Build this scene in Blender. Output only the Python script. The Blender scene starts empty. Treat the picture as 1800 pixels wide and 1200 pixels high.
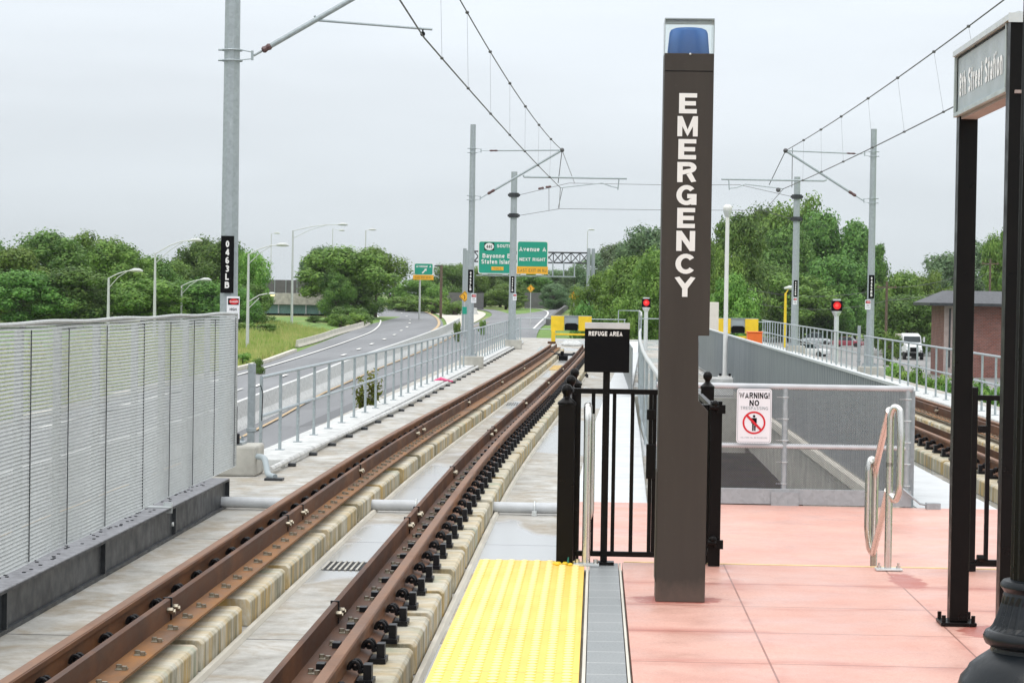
import bpy, bmesh, math, random
from mathutils import Vector, Matrix
random.seed(7)
PI = math.pi
S = bpy.context.scene
COL = S.collection

# ------------------------------------------------------------ camera
FPX = 4100.0
rho = math.radians(0.9)
_dx = 150*math.cos(rho) - 80*math.sin(rho)
_dy = 80*math.cos(rho) + 150*math.sin(rho)
yaw = math.atan(_dx/FPX); pit = math.atan(_dy/math.hypot(FPX, _dx))
FW = Vector((-math.sin(yaw)*math.cos(pit), math.cos(yaw)*math.cos(pit), -math.sin(pit)))
RT = Vector((math.cos(yaw), math.sin(yaw), 0)); UP = RT.cross(FW)
R2 = math.cos(rho)*RT + math.sin(rho)*UP
U2 = -math.sin(rho)*RT + math.cos(rho)*UP
EYE = Vector((0, 0, 1.55))
cam = bpy.data.cameras.new('camera'); co = bpy.data.objects.new('camera', cam); COL.objects.link(co)
cam.lens = FPX/1800*36; cam.sensor_width = 36; cam.clip_start = 0.1; cam.clip_end = 5000
mw = Matrix.Identity(4)
for i in range(3):
    mw[i][0] = R2[i]; mw[i][1] = U2[i]; mw[i][2] = -FW[i]; mw[i][3] = EYE[i]
co.matrix_world = mw
S.camera = co

# ------------------------------------------------------------ sky, sun, exposure
W = bpy.data.worlds.new('World'); S.world = W; W.use_nodes = True
nt = W.node_tree; nt.nodes.clear(); L = nt.links
wo = nt.nodes.new('ShaderNodeOutputWorld')
sky = nt.nodes.new('ShaderNodeTexSky'); sky.sky_type = 'NISHITA'; sky.sun_disc = False
SUN_EL, SUN_ROT = math.radians(58), math.radians(200)
sky.sun_elevation = SUN_EL; sky.sun_rotation = SUN_ROT
b1 = nt.nodes.new('ShaderNodeBackground'); b1.inputs[1].default_value = 0.05
L.new(sky.outputs[0], b1.inputs[0])
# overcast cloud deck: brighter overhead than near the horizon, with soft cloud structure
tc = nt.nodes.new('ShaderNodeTexCoord'); sx = nt.nodes.new('ShaderNodeSeparateXYZ')
L.new(tc.outputs['Generated'], sx.inputs[0])
rp = nt.nodes.new('ShaderNodeValToRGB'); L.new(sx.outputs['Z'], rp.inputs[0])
e = rp.color_ramp.elements
e[0].position = 0.0; e[0].color = (0.60, 0.655, 0.69, 1)
e[1].position = 1.0; e[1].color = (1.0, 1.0, 1.0, 1)
for p_, c_ in ((0.035, (0.655, 0.71, 0.75, 1)), (0.085, (0.745, 0.80, 0.85, 1)), (0.14, (0.80, 0.86, 0.92, 1)), (0.35, (0.88, 0.92, 0.96, 1))):
    q = e.new(p_); q.color = c_
mp = nt.nodes.new('ShaderNodeMapping'); mp.inputs['Scale'].default_value = (2.2, 2.2, 13)
L.new(tc.outputs['Generated'], mp.inputs[0])
nz = nt.nodes.new('ShaderNodeTexNoise'); nz.inputs['Scale'].default_value = 2.1; nz.inputs['Detail'].default_value = 4; nz.inputs['Roughness'].default_value = 0.45
L.new(mp.outputs[0], nz.inputs[0])
mr = nt.nodes.new('ShaderNodeMapRange'); mr.inputs[1].default_value = 0.3; mr.inputs[2].default_value = 0.7; mr.inputs[3].default_value = 0.97; mr.inputs[4].default_value = 1.10
L.new(nz.outputs[0], mr.inputs[0])
# zenith of an overcast sky is brighter than its horizon
mz = nt.nodes.new('ShaderNodeMapRange'); mz.inputs[1].default_value = 0.12; mz.inputs[2].default_value = 0.9; mz.inputs[3].default_value = 1.0; mz.inputs[4].default_value = 1.75
L.new(sx.outputs['Z'], mz.inputs[0])
mu = nt.nodes.new('ShaderNodeMath'); mu.operation = 'MULTIPLY'; L.new(mr.outputs[0], mu.inputs[0]); L.new(mz.outputs[0], mu.inputs[1])
b2 = nt.nodes.new('ShaderNodeBackground'); L.new(rp.outputs[0], b2.inputs[0]); L.new(mu.outputs[0], b2.inputs[1])
mx = nt.nodes.new('ShaderNodeMixShader'); mx.inputs[0].default_value = 0.97
L.new(b1.outputs[0], mx.inputs[1]); L.new(b2.outputs[0], mx.inputs[2]); L.new(mx.outputs[0], wo.inputs[0])
sl = bpy.data.lights.new('sun', 'SUN'); sl.energy = 0.8; sl.angle = math.radians(25); sl.color = (1, .97, .93)
so = bpy.data.objects.new('sun', sl); COL.objects.link(so)
sd = Vector((math.cos(SUN_EL)*math.sin(SUN_ROT), math.cos(SUN_EL)*math.cos(SUN_ROT), math.sin(SUN_EL)))
so.rotation_euler = (-sd).to_track_quat('-Z', 'Y').to_euler()
S.view_settings.view_transform = 'Standard'; S.view_settings.look = 'None'
S.view_settings.exposure = 0.12; S.view_settings.gamma = 1

# ------------------------------------------------------------ ground height, pixel helpers
def lerp(a, b, t): return a + (b-a)*t
def pw(tab, x):
    if x <= tab[0][0]: return tab[0][1]
    for (a, b), (c, d) in zip(tab, tab[1:]):
        if x <= c: return lerp(b, d, (x-a)/(c-a))
    return tab[-1][1]
GT = [(100, -5.0), (350, -2.0), (450, -0.9), (700, -0.5), (2500, -0.5)]
def G(x, y):
    t = min(1, max(0, (x-2)/25.0)); t = t*t*(3-2*t)
    b = min(1, max(0, (-29-x)/7.0))*pw([(90, 0), (150, 1), (290, 1), (340, 0)], y)*1.1
    return lerp(pw(GT, y), -5.2, t)+b*b*(3-2*b)/1.21 if b > 0 else lerp(pw(GT, y), -5.2, t)
def ray(px, py): return R2*(px-900) + U2*(600-py) + FW*FPX
def zp(px, py, z):                     # where the sight line meets height z
    d = ray(px, py); return EYE + d*((z-1.55)/d.z)
def wp(px, py, Y):                     # where it meets depth Y
    d = ray(px, py); return EYE + d*(Y/d.y)
def gp(px, py):                        # where it meets the ground
    d = ray(px, py); Y = 30.0
    while Y < 1500:
        v = EYE + d*(Y/d.y)
        if v.z <= G(v.x, v.y): break
        Y += 0.5
    return v

# ------------------------------------------------------------ materials
def nd(t, kind, **kw):
    n = t.nodes.new(kind)
    for k, v in kw.items(): setattr(n, k, v)
    return n
class NT:
    def __init__(s, name):
        s.m = bpy.data.materials.new(name); s.m.use_nodes = True; s.t = s.m.node_tree
        s.b = s.t.nodes['Principled BSDF']
        g = nd(s.t, 'ShaderNodeNewGeometry'); s.pos = g.outputs['Position']
        s.xyz = nd(s.t, 'ShaderNodeSeparateXYZ'); s.t.links.new(s.pos, s.xyz.inputs[0])
    def l(s, a, b): s.t.links.new(a, b)
    def noise(s, scale, stretch=(1, 1, 1), detail=4, rough=.55, dist=0):
        mp = nd(s.t, 'ShaderNodeMapping'); mp.inputs['Scale'].default_value = stretch; s.l(s.pos, mp.inputs[0])
        n = nd(s.t, 'ShaderNodeTexNoise'); n.inputs['Scale'].default_value = scale; n.inputs['Detail'].default_value = detail
        n.inputs['Roughness'].default_value = rough; n.inputs['Distortion'].default_value = dist
        s.l(mp.outputs[0], n.inputs[0]); return n.outputs[0]
    def ramp(s, v, *stops):
        r = nd(s.t, 'ShaderNodeValToRGB'); e = r.color_ramp.elements
        while len(e) < len(stops): e.new(.5)
        for k, (p, c) in enumerate(stops):
            e[k].position = p
            e[k].color = (c, c, c, 1) if isinstance(c, (int, float)) else (*c, 1)
        s.l(v, r.inputs[0]); return r.outputs[0]
    def mix(s, f, a, b, blend='MIX'):
        m = nd(s.t, 'ShaderNodeMix', data_type='RGBA', blend_type=blend)
        for k, v in ((0, f), (6, a), (7, b)):
            if hasattr(v, 'links'): s.l(v, m.inputs[k])
            elif k == 0: m.inputs[0].default_value = v
            else: m.inputs[k].default_value = (*v, 1)
        return m.outputs[2]
    def math(s, op, a, b=0.0, c=None):
        m = nd(s.t, 'ShaderNodeMath', operation=op)
        for k, v in enumerate((a, b) if c is None else (a, b, c)):
            if hasattr(v, 'links'): s.l(v, m.inputs[k])
            else: m.inputs[k].default_value = v
        return m.outputs[0]
    def joint(s, axis, x0, pitch, w):          # 1 on joint lines
        v = s.math('SUBTRACT', s.xyz.outputs[axis], x0 - pitch/2)
        v = s.math('DIVIDE', v, pitch); v = s.math('FRACT', v); v = s.math('SUBTRACT', v, .5); v = s.math('ABSOLUTE', v)
        return v, s.math('LESS_THAN', v, w/pitch/2)
    def bump(s, h, strength=.3, dist=.01):
        b = nd(s.t, 'ShaderNodeBump'); b.inputs['Strength'].default_value = strength; b.inputs['Distance'].default_value = dist
        s.l(h, b.inputs['Height']); s.l(b.outputs[0], s.b.inputs['Normal'])
    def col(s, c):
        if hasattr(c, 'links'): s.l(c, s.b.inputs['Base Color'])
        else: s.b.inputs['Base Color'].default_value = (*c, 1)
    def rough(s, r):
        if hasattr(r, 'links'): s.l(r, s.b.inputs['Roughness'])
        else: s.b.inputs['Roughness'].default_value = r
def M(name, c, rough=.6, metal=0, var=.2, scale=6, c2=None, stretch=(1, 1, 1), bump=0, bscale=60, spec=.5):
    n = NT(name)
    c2 = c2 or tuple(min(1, x*(1+var)) for x in c)
    c1 = tuple(x*(1-var) for x in c) if c2 is None else c
    c1 = tuple(x*(1-var) for x in c)
    v = n.noise(scale, stretch, 5, .6)
    n.col(n.ramp(v, (.3, c1), (.7, c2)))
    n.b.inputs['Metallic'].default_value = metal
    n.b.inputs['Specular IOR Level'].default_value = spec
    w = n.noise(scale*2.3, stretch, 3)
    n.rough(n.ramp(w, (.3, max(0.02, rough-.1)), (.7, min(1, rough+.1))))
    if bump: n.bump(n.noise(bscale), bump, .01)
    return n.m

def mat_slab():
    n = NT('stained wet deck concrete')
    a = n.noise(1.3, (1, .8, 1), 7, .66, .4)
    base = n.ramp(a, (.30, (.22, .205, .175)), (.48, (.37, .36, .33)), (.66, (.52, .515, .49)))
    st = n.noise(1.7, (1, .7, 1), 7, .7, .8)
    base = n.mix(n.ramp(st, (.46, 0), (.58, .75)), base, (.30, .25, .18))
    w = n.noise(6, (1, 1, 1), 6, .7)
    base = n.mix(n.ramp(w, (.45, 0), (.75, .35)), base, (.66, .66, .63))
    # puddles: smooth film of water, pale sky reflection partly put into the colour
    p = n.noise(.52, (1.0, .36, 1), 3, .4, .2)
    xm = n.math('GREATER_THAN', n.xyz.outputs['X'], -2.5); p = n.math('MULTIPLY', p, xm)
    pm = n.ramp(p, (.49, 0), (.515, 1))
    rim = n.ramp(p, (.44, 0), (.5, .55))
    base = n.mix(rim, base, (.27, .225, .17))
    base = n.mix(pm, base, (.40, .41, .41))
    j, jm = n.joint('Y', 21.4, 6.1, .03)
    base = n.mix(jm, base, (.06, .055, .05))
    n.col(base)
    r = n.ramp(w, (.3, .75), (.7, .45))
    n.rough(n.mix(pm, r, (.16, .16, .16)))
    h = n.mix(pm, n.noise(35, (1, 1, 1), 5, .7), (.5, .5, .5))
    n.bump(h, .25, .008)
    return n.m
def mat_plinth():
    n = NT('stained plinth concrete')
    a = n.noise(5, (1, 1, 1), 6, .7)
    base = n.ramp(a, (.3, (.45, .40, .29)), (.7, (.64, .62, .54)))
    g_ = nd(n.t, 'ShaderNodeNewGeometry'); sn = nd(n.t, 'ShaderNodeSeparateXYZ'); n.l(g_.outputs['Normal'], sn.inputs[0])
    side = n.ramp(sn.outputs['Z'], (.3, 1), (.8, .42))
    def sm(f): return n.mix(1.0, f, side, 'MULTIPLY')
    s1 = n.noise(3.0, (.7, 1.6, .25), 5, .65, .5)
    base = n.mix(sm(n.ramp(s1, (.45, 0), (.57, .95))), base, (.52, .36, .13))
    s2 = n.noise(4.1, (.6, 1.8, .15), 6, .75, .4)
    base = n.mix(sm(n.ramp(s2, (.46, 0), (.60, .9))), base, (.20, .19, .13))
    s3 = n.noise(2.1, (1, 1.0, .3), 3, .5)
    base = n.mix(n.ramp(s3, (.6, 0), (.7, .7)), base, (.32, .36, .26))
    n.col(base); n.rough(.8); n.bump(n.noise(50, (1, 1, 1), 4), .4, .01)
    return n.m
def mat_pink():
    n = NT('pink stamped platform concrete')
    a = n.noise(1.3, (1, 1, 1), 5, .6)
    base = n.ramp(a, (.3, (.60, .305, .24)), (.7, (.71, .43, .35)))
    cx_ = n.math('FLOOR', n.math('DIVIDE', n.math('SUBTRACT', n.xyz.outputs['X'], .76), .92)); cy_ = n.math('FLOOR', n.math('DIVIDE', n.math('SUBTRACT', n.xyz.outputs['Y'], 13.6), .92))
    cb = nd(n.t, 'ShaderNodeCombineXYZ'); n.l(cx_, cb.inputs[0]); n.l(cy_, cb.inputs[1]); wn = nd(n.t, 'ShaderNodeTexWhiteNoise'); n.l(cb.outputs[0], wn.inputs[0])
    base = n.mix(n.ramp(wn.outputs[0], (0, 0), (1, .30)), base, (.60, .27, .21))
    f = n.noise(60, (1, 1, 1), 3, .6)
    base = n.mix(n.ramp(f, (.35, .45), (.55, 0)), base, (.50, .25, .20))
    f2 = n.noise(140, (1, 1, 1), 2, .5); base = n.mix(n.ramp(f2, (.60, 0), (.70, .35)), base, (.86, .70, .62))
    g3 = n.noise(4.5, (1, 1, 1), 6, .7); base = n.mix(n.ramp(g3, (.52, 0), (.68, .28)), base, (.46, .24, .20))
    yv, ym = n.joint('Y', 13.6, .92, .011)
    xv, xm = n.joint('X', .76, .92, .009)
    onp = n.math('LESS_THAN', n.xyz.outputs['Y'], 13.62); ym = n.math('MULTIPLY', ym, onp); xm = n.math('MULTIPLY', xm, onp)
    # damp stains that spread from the saw cuts
    near = n.ramp(yv, (0, 1), (.17, 0))
    st = n.ramp(n.noise(1.6, (.5, 1.4, 1), 5, .65), (.46, 0), (.60, .95))
    base = n.mix(n.math('MULTIPLY', n.mix(1.0, near, st, 'MULTIPLY'), onp), base, (.46, .17, .13))
    near2 = n.ramp(xv, (0, 1), (.08, 0))
    st2 = n.ramp(n.noise(2.2, (1.2, .7, 1), 3, .5), (.52, 0), (.6, .7))
    base = n.mix(n.math('MULTIPLY', n.mix(1.0, near2, st2, 'MULTIPLY'), onp), base, (.50, .20, .15))
    base = n.mix(n.math('MAXIMUM', ym, xm), base, (.30, .13, .10))
    # damp rust-red stains, also painted contact shade, at pillar and handrail feet
    def spot(cx, cy, rx, ry, sc):
        dx_ = n.math('DIVIDE', n.math('SUBTRACT', n.xyz.outputs['X'], cx), rx); dy_ = n.math('DIVIDE', n.math('SUBTRACT', n.xyz.outputs['Y'], cy), ry)
        d_ = n.math('ADD', n.math('MULTIPLY', dx_, dx_), n.math('MULTIPLY', dy_, dy_))
        d_ = n.math('ADD', d_, n.math('MULTIPLY', n.math('SUBTRACT', n.noise(sc, (1, 1, 1), 5, .7), .5), 3.2))
        return n.ramp(d_, (.65, .95), (1.1, 0))
    for q in ((.43, 11.95, .27, .15, 7), (1.74, 12.95, .10, .42, 9), (1.86, 11.0, .14, .25, 8)):
        base = n.mix(spot(*q), base, (.42, .13, .10))
    n.col(base)
    n.rough(n.ramp(n.noise(2.3, (1, 1, 1), 4, .6), (.35, .3), (.65, .6)))
    n.bump(n.math('SUBTRACT', f, n.math('MULTIPLY', n.math('MAXIMUM', ym, xm), 3.0)), .3, .004)
    return n.m
def mat_tact():
    n = NT('yellow tactile paving')
    a = n.noise(2.2, (1, .5, 1), 5, .65); base = n.ramp(a, (.3, (.80, .52, .07)), (.7, (.90, .63, .13)))
    top = n.math('GREATER_THAN', n.xyz.outputs['Z'], .0066); base = n.mix(top, base, (.95, .76, .30))
    d = n.noise(55, (1, 1, 1), 3, .6); base = n.mix(n.ramp(d, (.58, 0), (.75, .3)), base, (.45, .33, .12))
    v, m = n.joint('Y', 13.2, 1.22, .006); base = n.mix(m, base, (.35, .24, .05))
    n.col(base); n.rough(.5); return n.m
def mat_tile():
    n = NT('grey granite edge tile')
    a = n.noise(90, (1, 1, 1), 3, .7)
    base = n.ramp(a, (.3, (.19, .205, .21)), (.7, (.31, .33, .335)))
    b = n.noise(1.4, (1, 1, 1), 3)
    base = n.mix(n.ramp(b, (.4, .0), (.7, .3)), base, (.36, .37, .37))
    v, m = n.joint('Y', 12.9, .305, .008)
    base = n.mix(m, base, (.52, .53, .51))
    n.col(base); n.rough(.45)
    return n.m
def mat_leaf(name, dark, light, yel):
    n = NT(name)
    v = n.noise(.55, (1, 1, 1), 3, .6)
    w = n.noise(2.2, (1, 1, 1), 2, .5)
    c = n.ramp(v, (.35, dark), (.65, light))
    c = n.mix(n.ramp(w, (.5, 0), (.7, .5)), c, yel)
    oi = nd(n.t, 'ShaderNodeObjectInfo')
    hs = nd(n.t, 'ShaderNodeHueSaturation')
    n.l(n.ramp(oi.outputs['Random'], (0, .485), (1, .515)), hs.inputs['Hue'])
    n.l(n.math('MULTIPLY_ADD', oi.outputs['Random'], .5, .75), hs.inputs['Value'])
    n.l(c, hs.inputs['Color']); n.col(hs.outputs[0])
    n.rough(.55); n.b.inputs['Specular IOR Level'].default_value = .25
    tr = nd(n.t, 'ShaderNodeBsdfTranslucent'); n.l(hs.outputs[0], tr.inputs[0])
    m = nd(n.t, 'ShaderNodeMixShader'); m.inputs[0].default_value = .25
    out = [x for x in n.t.nodes if x.type == 'OUTPUT_MATERIAL'][0]
    n.l(n.b.outputs[0], m.inputs[1]); n.l(tr.outputs[0], m.inputs[2]); n.l(m.outputs[0], out.inputs[0])
    return n.m
def mat_brick():
    n = NT('red brick')
    mp = nd(n.t, 'ShaderNodeCombineXYZ'); n.l(n.math('ADD', n.xyz.outputs['X'], n.xyz.outputs['Y']), mp.inputs[0]); n.l(n.xyz.outputs['Z'], mp.inputs[1])
    b = nd(n.t, 'ShaderNodeTexBrick'); n.l(mp.outputs[0], b.inputs[0])
    b.inputs['Color1'].default_value = (.24, .075, .05, 1); b.inputs['Color2'].default_value = (.14, .048, .036, 1); b.inputs['Mortar'].default_value = (.22, .18, .17, 1)
    b.inputs['Scale'].default_value = 1; b.inputs['Brick Width'].default_value = .3; b.inputs['Row Height'].default_value = .13; b.inputs['Mortar Size'].default_value = .012
    n.col(n.mix(n.ramp(n.noise(.8), (.4, 0), (.7, .35)), b.outputs[0], (.33, .2, .18))); n.rough(.85)
    return n.m
def mat_grass():
    n = NT('verge grass')
    a = n.noise(.05, (1, .4, 1), 5, .6)
    b = n.noise(.9, (1, .6, 1), 5, .65)
    c = n.ramp(b, (.3, (.08, .17, .03)), (.7, (.19, .31, .06)))
    c = n.mix(n.ramp(a, (.46, 0), (.58, .85)), c, (.30, .27, .11))
    n.col(c); n.rough(.9); n.bump(n.noise(3), .6, .1)
    return n.m
def mat_asphalt(name, c):
    n = NT(name)
    a = n.noise(.25, (1.5, .12, 1), 5, .6)
    b = n.noise(14, (1, 1, 1), 3, .7)
    col = n.ramp(a, (.3, tuple(x*.85 for x in c)), (.7, tuple(x*1.2 for x in c)))
    col = n.mix(n.ramp(b, (.4, .15), (.7, 0)), col, tuple(x*.6 for x in c))
    k = n.noise(1.1, (1, .12, 1), 6, .7, .5); col = n.mix(n.ramp(k, (.57, 0), (.66, .35)), col, tuple(x*.62 for x in c))
    p = n.noise(.09, (1, .5, 1), 2, .3); col = n.mix(n.ramp(p, (.55, 0), (.56, .25)), col, tuple(x*1.4 for x in c))
    n.col(col); n.rough(.62)
    return n.m
def mat_galv(name, c, metal=.35, rough=.5):
    n = NT(name)
    vo = nd(n.t, 'ShaderNodeTexVoronoi'); vo.inputs['Scale'].default_value = 28; n.l(n.pos, vo.inputs[0])
    g = nd(n.t, 'ShaderNodeSeparateColor'); n.l(vo.outputs['Color'], g.inputs[0])
    base = n.ramp(g.outputs[0], (0, tuple(x*.91 for x in c)), (1, tuple(min(1, x*1.09) for x in c)))
    w = n.noise(9, (1, 1, .5), 5, .7)
    base = n.mix(n.ramp(w, (.6, 0), (.72, .35)), base, (.62, .66, .68))
    n.col(base); n.b.inputs['Metallic'].default_value = metal; n.rough(rough)
    return n.m
def mat_corr():
    n = NT('grey ribbed steel sheet')
    a = n.noise(3, (1, 6, .25), 5, .6)
    n.col(n.ramp(a, (.3, (.19, .215, .225)), (.7, (.29, .315, .325)))); n.rough(.45); n.b.inputs['Metallic'].default_value = .25
    return n.m
def mat_rust(name, c1, c2, c3):
    n = NT(name)
    a = n.noise(7, (1, .25, 1), 6, .65)
    base = n.ramp(a, (.3, c1), (.7, c2))
    b = n.noise(1.7, (1, .5, 1), 5, .6)
    base = n.mix(n.ramp(b, (.48, 0), (.62, .7)), base, c3)
    d = n.noise(40, (1, 1, 1), 4, .7)
    base = n.mix(n.ramp(d, (.55, 0), (.75, .4)), base, (.05, .03, .025))
    n.col(base); n.rough(n.ramp(a, (.3, .5), (.7, .75))); n.b.inputs['Specular IOR Level'].default_value = .4
    n.bump(d, .25, .003)
    return n.m
def mat_bronze():
    n = NT('dark bronze powder coat')
    a = n.noise(6, (1, 1, .12), 5, .65); base = n.ramp(a, (.3, (.043, .036, .031)), (.7, (.056, .048, .041)))
    d = n.noise(70, (1, 1, 1), 4, .7); base = n.mix(n.ramp(d, (.62, 0), (.75, .3)), base, (.12, .11, .10))
    f = n.math('ADD', n.math('MULTIPLY', n.xyz.outputs['Z'], 6.0), n.math('SUBTRACT', n.noise(22, (1, 1, .5), 5, .7), .5))
    base = n.mix(n.ramp(f, (.12, .55), (.75, 0)), base, (.15, .11, .09))
    n.col(base); n.rough(n.ramp(a, (.3, .45), (.7, .62))); n.b.inputs['Specular IOR Level'].default_value = .25; return n.m
def mat_steelpipe():
    n = NT('brushed stainless tube')
    n.col((.72, .71, .68)); n.b.inputs['Metallic'].default_value = 1; n.rough(n.ramp(n.noise(30, (1, 1, .2), 4), (.3, .18), (.7, .34)))
    return n.m
def mat_emit(name, c, s):
    n = NT(name); n.col(c); n.b.inputs['Emission Color'].default_value = (*c, 1); n.b.inputs['Emission Strength'].default_value = s
    return n.m
def mat_glass(name, c=(1, 1, 1)):
    n = NT(name)
    tb = nd(n.t, 'ShaderNodeBsdfTransparent'); tb.inputs[0].default_value = (*c, 1)
    gl = nd(n.t, 'ShaderNodeBsdfGlossy'); gl.inputs['Roughness'].default_value = .05
    fr = nd(n.t, 'ShaderNodeFresnel'); fr.inputs[0].default_value = 1.45
    m = nd(n.t, 'ShaderNodeMixShader'); out = [x for x in n.t.nodes if x.type == 'OUTPUT_MATERIAL'][0]
    n.l(fr.outputs[0], m.inputs[0]); n.l(tb.outputs[0], m.inputs[1]); n.l(gl.outputs[0], m.inputs[2]); n.l(m.outputs[0], out.inputs[0])
    return n.m
def mat_blue():
    n = NT('translucent blue plastic'); n.col((.14, .33, .72)); n.rough(.18)
    n.b.inputs['Subsurface Weight'].default_value = 0
    tr = nd(n.t, 'ShaderNodeBsdfTranslucent'); tr.inputs[0].default_value = (.22, .50, .98, 1)
    m = nd(n.t, 'ShaderNodeMixShader'); m.inputs[0].default_value = .5; out = [x for x in n.t.nodes if x.type == 'OUTPUT_MATERIAL'][0]
    n.l(n.b.outputs[0], m.inputs[1]); n.l(tr.outputs[0], m.inputs[2]); n.l(m.outputs[0], out.inputs[0])
    return n.m

m_slab = mat_slab(); m_plinth = mat_plinth(); m_pink = mat_pink(); m_tile = mat_tile()
m_leafA = mat_leaf('foliage deep green', (.06, .14, .03), (.15, .29, .06), (.28, .40, .09))
m_leafB = mat_leaf('foliage bright green', (.08, .17, .03), (.21, .36, .07), (.34, .46, .10))
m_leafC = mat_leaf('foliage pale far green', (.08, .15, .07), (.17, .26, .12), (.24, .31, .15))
m_bark = M('bark', (.09, .07, .05), .9)
m_brick = mat_brick(); m_grass = mat_grass()
m_asph = mat_asphalt('worn grey asphalt', (.175, .18, .19)); m_asph2 = mat_asphalt('dark shoulder asphalt', (.105, .108, .115))
m_lot = mat_asphalt('pale parking asphalt', (.22, .215, .21))
m_galv = mat_galv('galvanised steel', (.36, .40, .42)); m_galv2 = mat_galv('galvanised railing', (.36, .41, .43), .3, .45)
m_mesh = mat_galv('galvanised expanded mesh', (.47, .49, .48), .2, .5); m_wiremesh = mat_galv('dark galvanised wire mesh', (.25, .27, .28), .3, .5)
m_beam = M('dark grey painted beam', (.034, .038, .043), .45, 0, .25, 3, (.062, .067, .073), spec=.25)
m_beamtop = M('worn grey flange', (.26, .26, .28), .5, 0, .35, 14)
m_corr = mat_corr()
m_rail = mat_rust('rusted rail steel', (.085, .036, .016), (.17, .070, .027), (.26, .11, .04))
m_railtop = mat_rust('rusted rail head', (.165, .085, .048), (.265, .145, .088), (.14, .065, .033))
m_guard = mat_rust('dark rusted guard rail', (.055, .023, .012), (.11, .046, .020), (.17, .070, .026))
m_orange = mat_rust('orange rusted flange', (.15, .065, .02), (.30, .13, .03), (.09, .045, .02))
m_black = M('black rail clip iron', (.010, .010, .012), .42, 0, .3, 20, spec=.25)
m_bpaint = M('glossy black paint', (.0045, .0038, .0036), .36, 0, .2, 5, spec=.16)
m_lampiron = M('black cast iron lamp base', (.006, .009, .012), .34, 0, .3, 8, bump=.06, spec=.28)
m_brown = mat_bronze()
m_wht = M('white lettering', (.80, .79, .77), .5, 0, .02); m_blk = M('black plate', (.004, .004, .005), .5, 0, .1, spec=.12)
m_ss = mat_steelpipe(); m_bolt = M('pale bolt', (.30, .27, .21), .35, .6, .3, 30)
m_conc = M('grey concrete', (.42, .41, .37), .85, 0, .25, 2.2, bump=.3); m_white_conc = M('pale concrete curb', (.56, .57, .56), .75, 0, .22, 5, bump=.25)
m_walk = M('light walkway concrete', (.62, .64, .65), .5, 0, .10, 1.6); m_conc_lt = M('cream road concrete', (.58, .55, .48), .85, 0, .12, 1)
m_dark = M('dark dirt and shade', (.06, .055, .05), .95)
m_pipe = M('pale grey conduit', (.50, .52, .54), .42, 0, .1, 6)
m_yel = M('safety yellow paint', (.80, .55, .02), .45, 0, .1, 4); m_tact = mat_tact()
m_green = M('green highway sign', (.0, .30, .20), .45, 0, .05); m_signor = M('orange sign panel', (.85, .42, .02), .5, 0, .05)
m_signframe = M('grey sign face', (.33, .38, .40), .5, 0, .04, 3); m_alu = M('pale aluminium', (.62, .65, .65), .4, .4, .06, 8)
m_red = M('red sign ink', (.62, .01, .02), .5, 0, .04); m_wire = M('dark wire', (.10, .10, .105), .5, .3)
m_lamp = M('lamp pole aluminium', (.55, .57, .56), .5, .25, .08); m_whtpole = M('white painted pole', (.72, .72, .70), .5, 0, .06)
m_ltred = mat_emit('red signal lamp', (.62, .006, .010), .5); m_ltred2 = mat_emit('bright red lamp centre', (1, .06, .05), .9); m_ltyel = mat_emit('lit street lamp', (1, .85, .4), 1.3)
m_glass = mat_glass('clear acrylic', (.97, .985, .98)); m_blue = mat_blue()
m_roof = M('grey shingle', (.10, .105, .115), .8, 0, .2, 4); m_stone = M('pale mortar stone', (.36, .29, .27), .8, 0, .15, 3)
m_car_w = M('white car paint', (.75, .76, .77), .25, 0, .03); m_car_r = M('red car paint', (.5, .03, .03), .25, 0, .05); m_car_g = M('silver car paint', (.42, .44, .46), .25, .4, .05)
m_tyre = M('tyre rubber', (.02, .02, .02), .8); m_win = M('dark window glass', (.02, .03, .035), .1, 0, .05)
m_orange_p = M('orange plastic', (.80, .16, .02), .5, 0, .08); m_pinkp = M('pink plastic scrap', (.75, .10, .25), .5)
m_line = M('white road paint', (.75, .75, .72), .6, 0, .15, 2); m_yline = M('yellow road paint', (.52, .37, .20), .6, 0, .15, 2)
m_conc_dk = M('dark retaining wall', (.12, .118, .12), .85, 0, .15, 1.4); m_wood = M('wooden utility pole', (.12, .085, .06), .9, 0, .2, 4)
m_beige = M('beige cabinet', (.68, .64, .58), .6, 0, .05)

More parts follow.
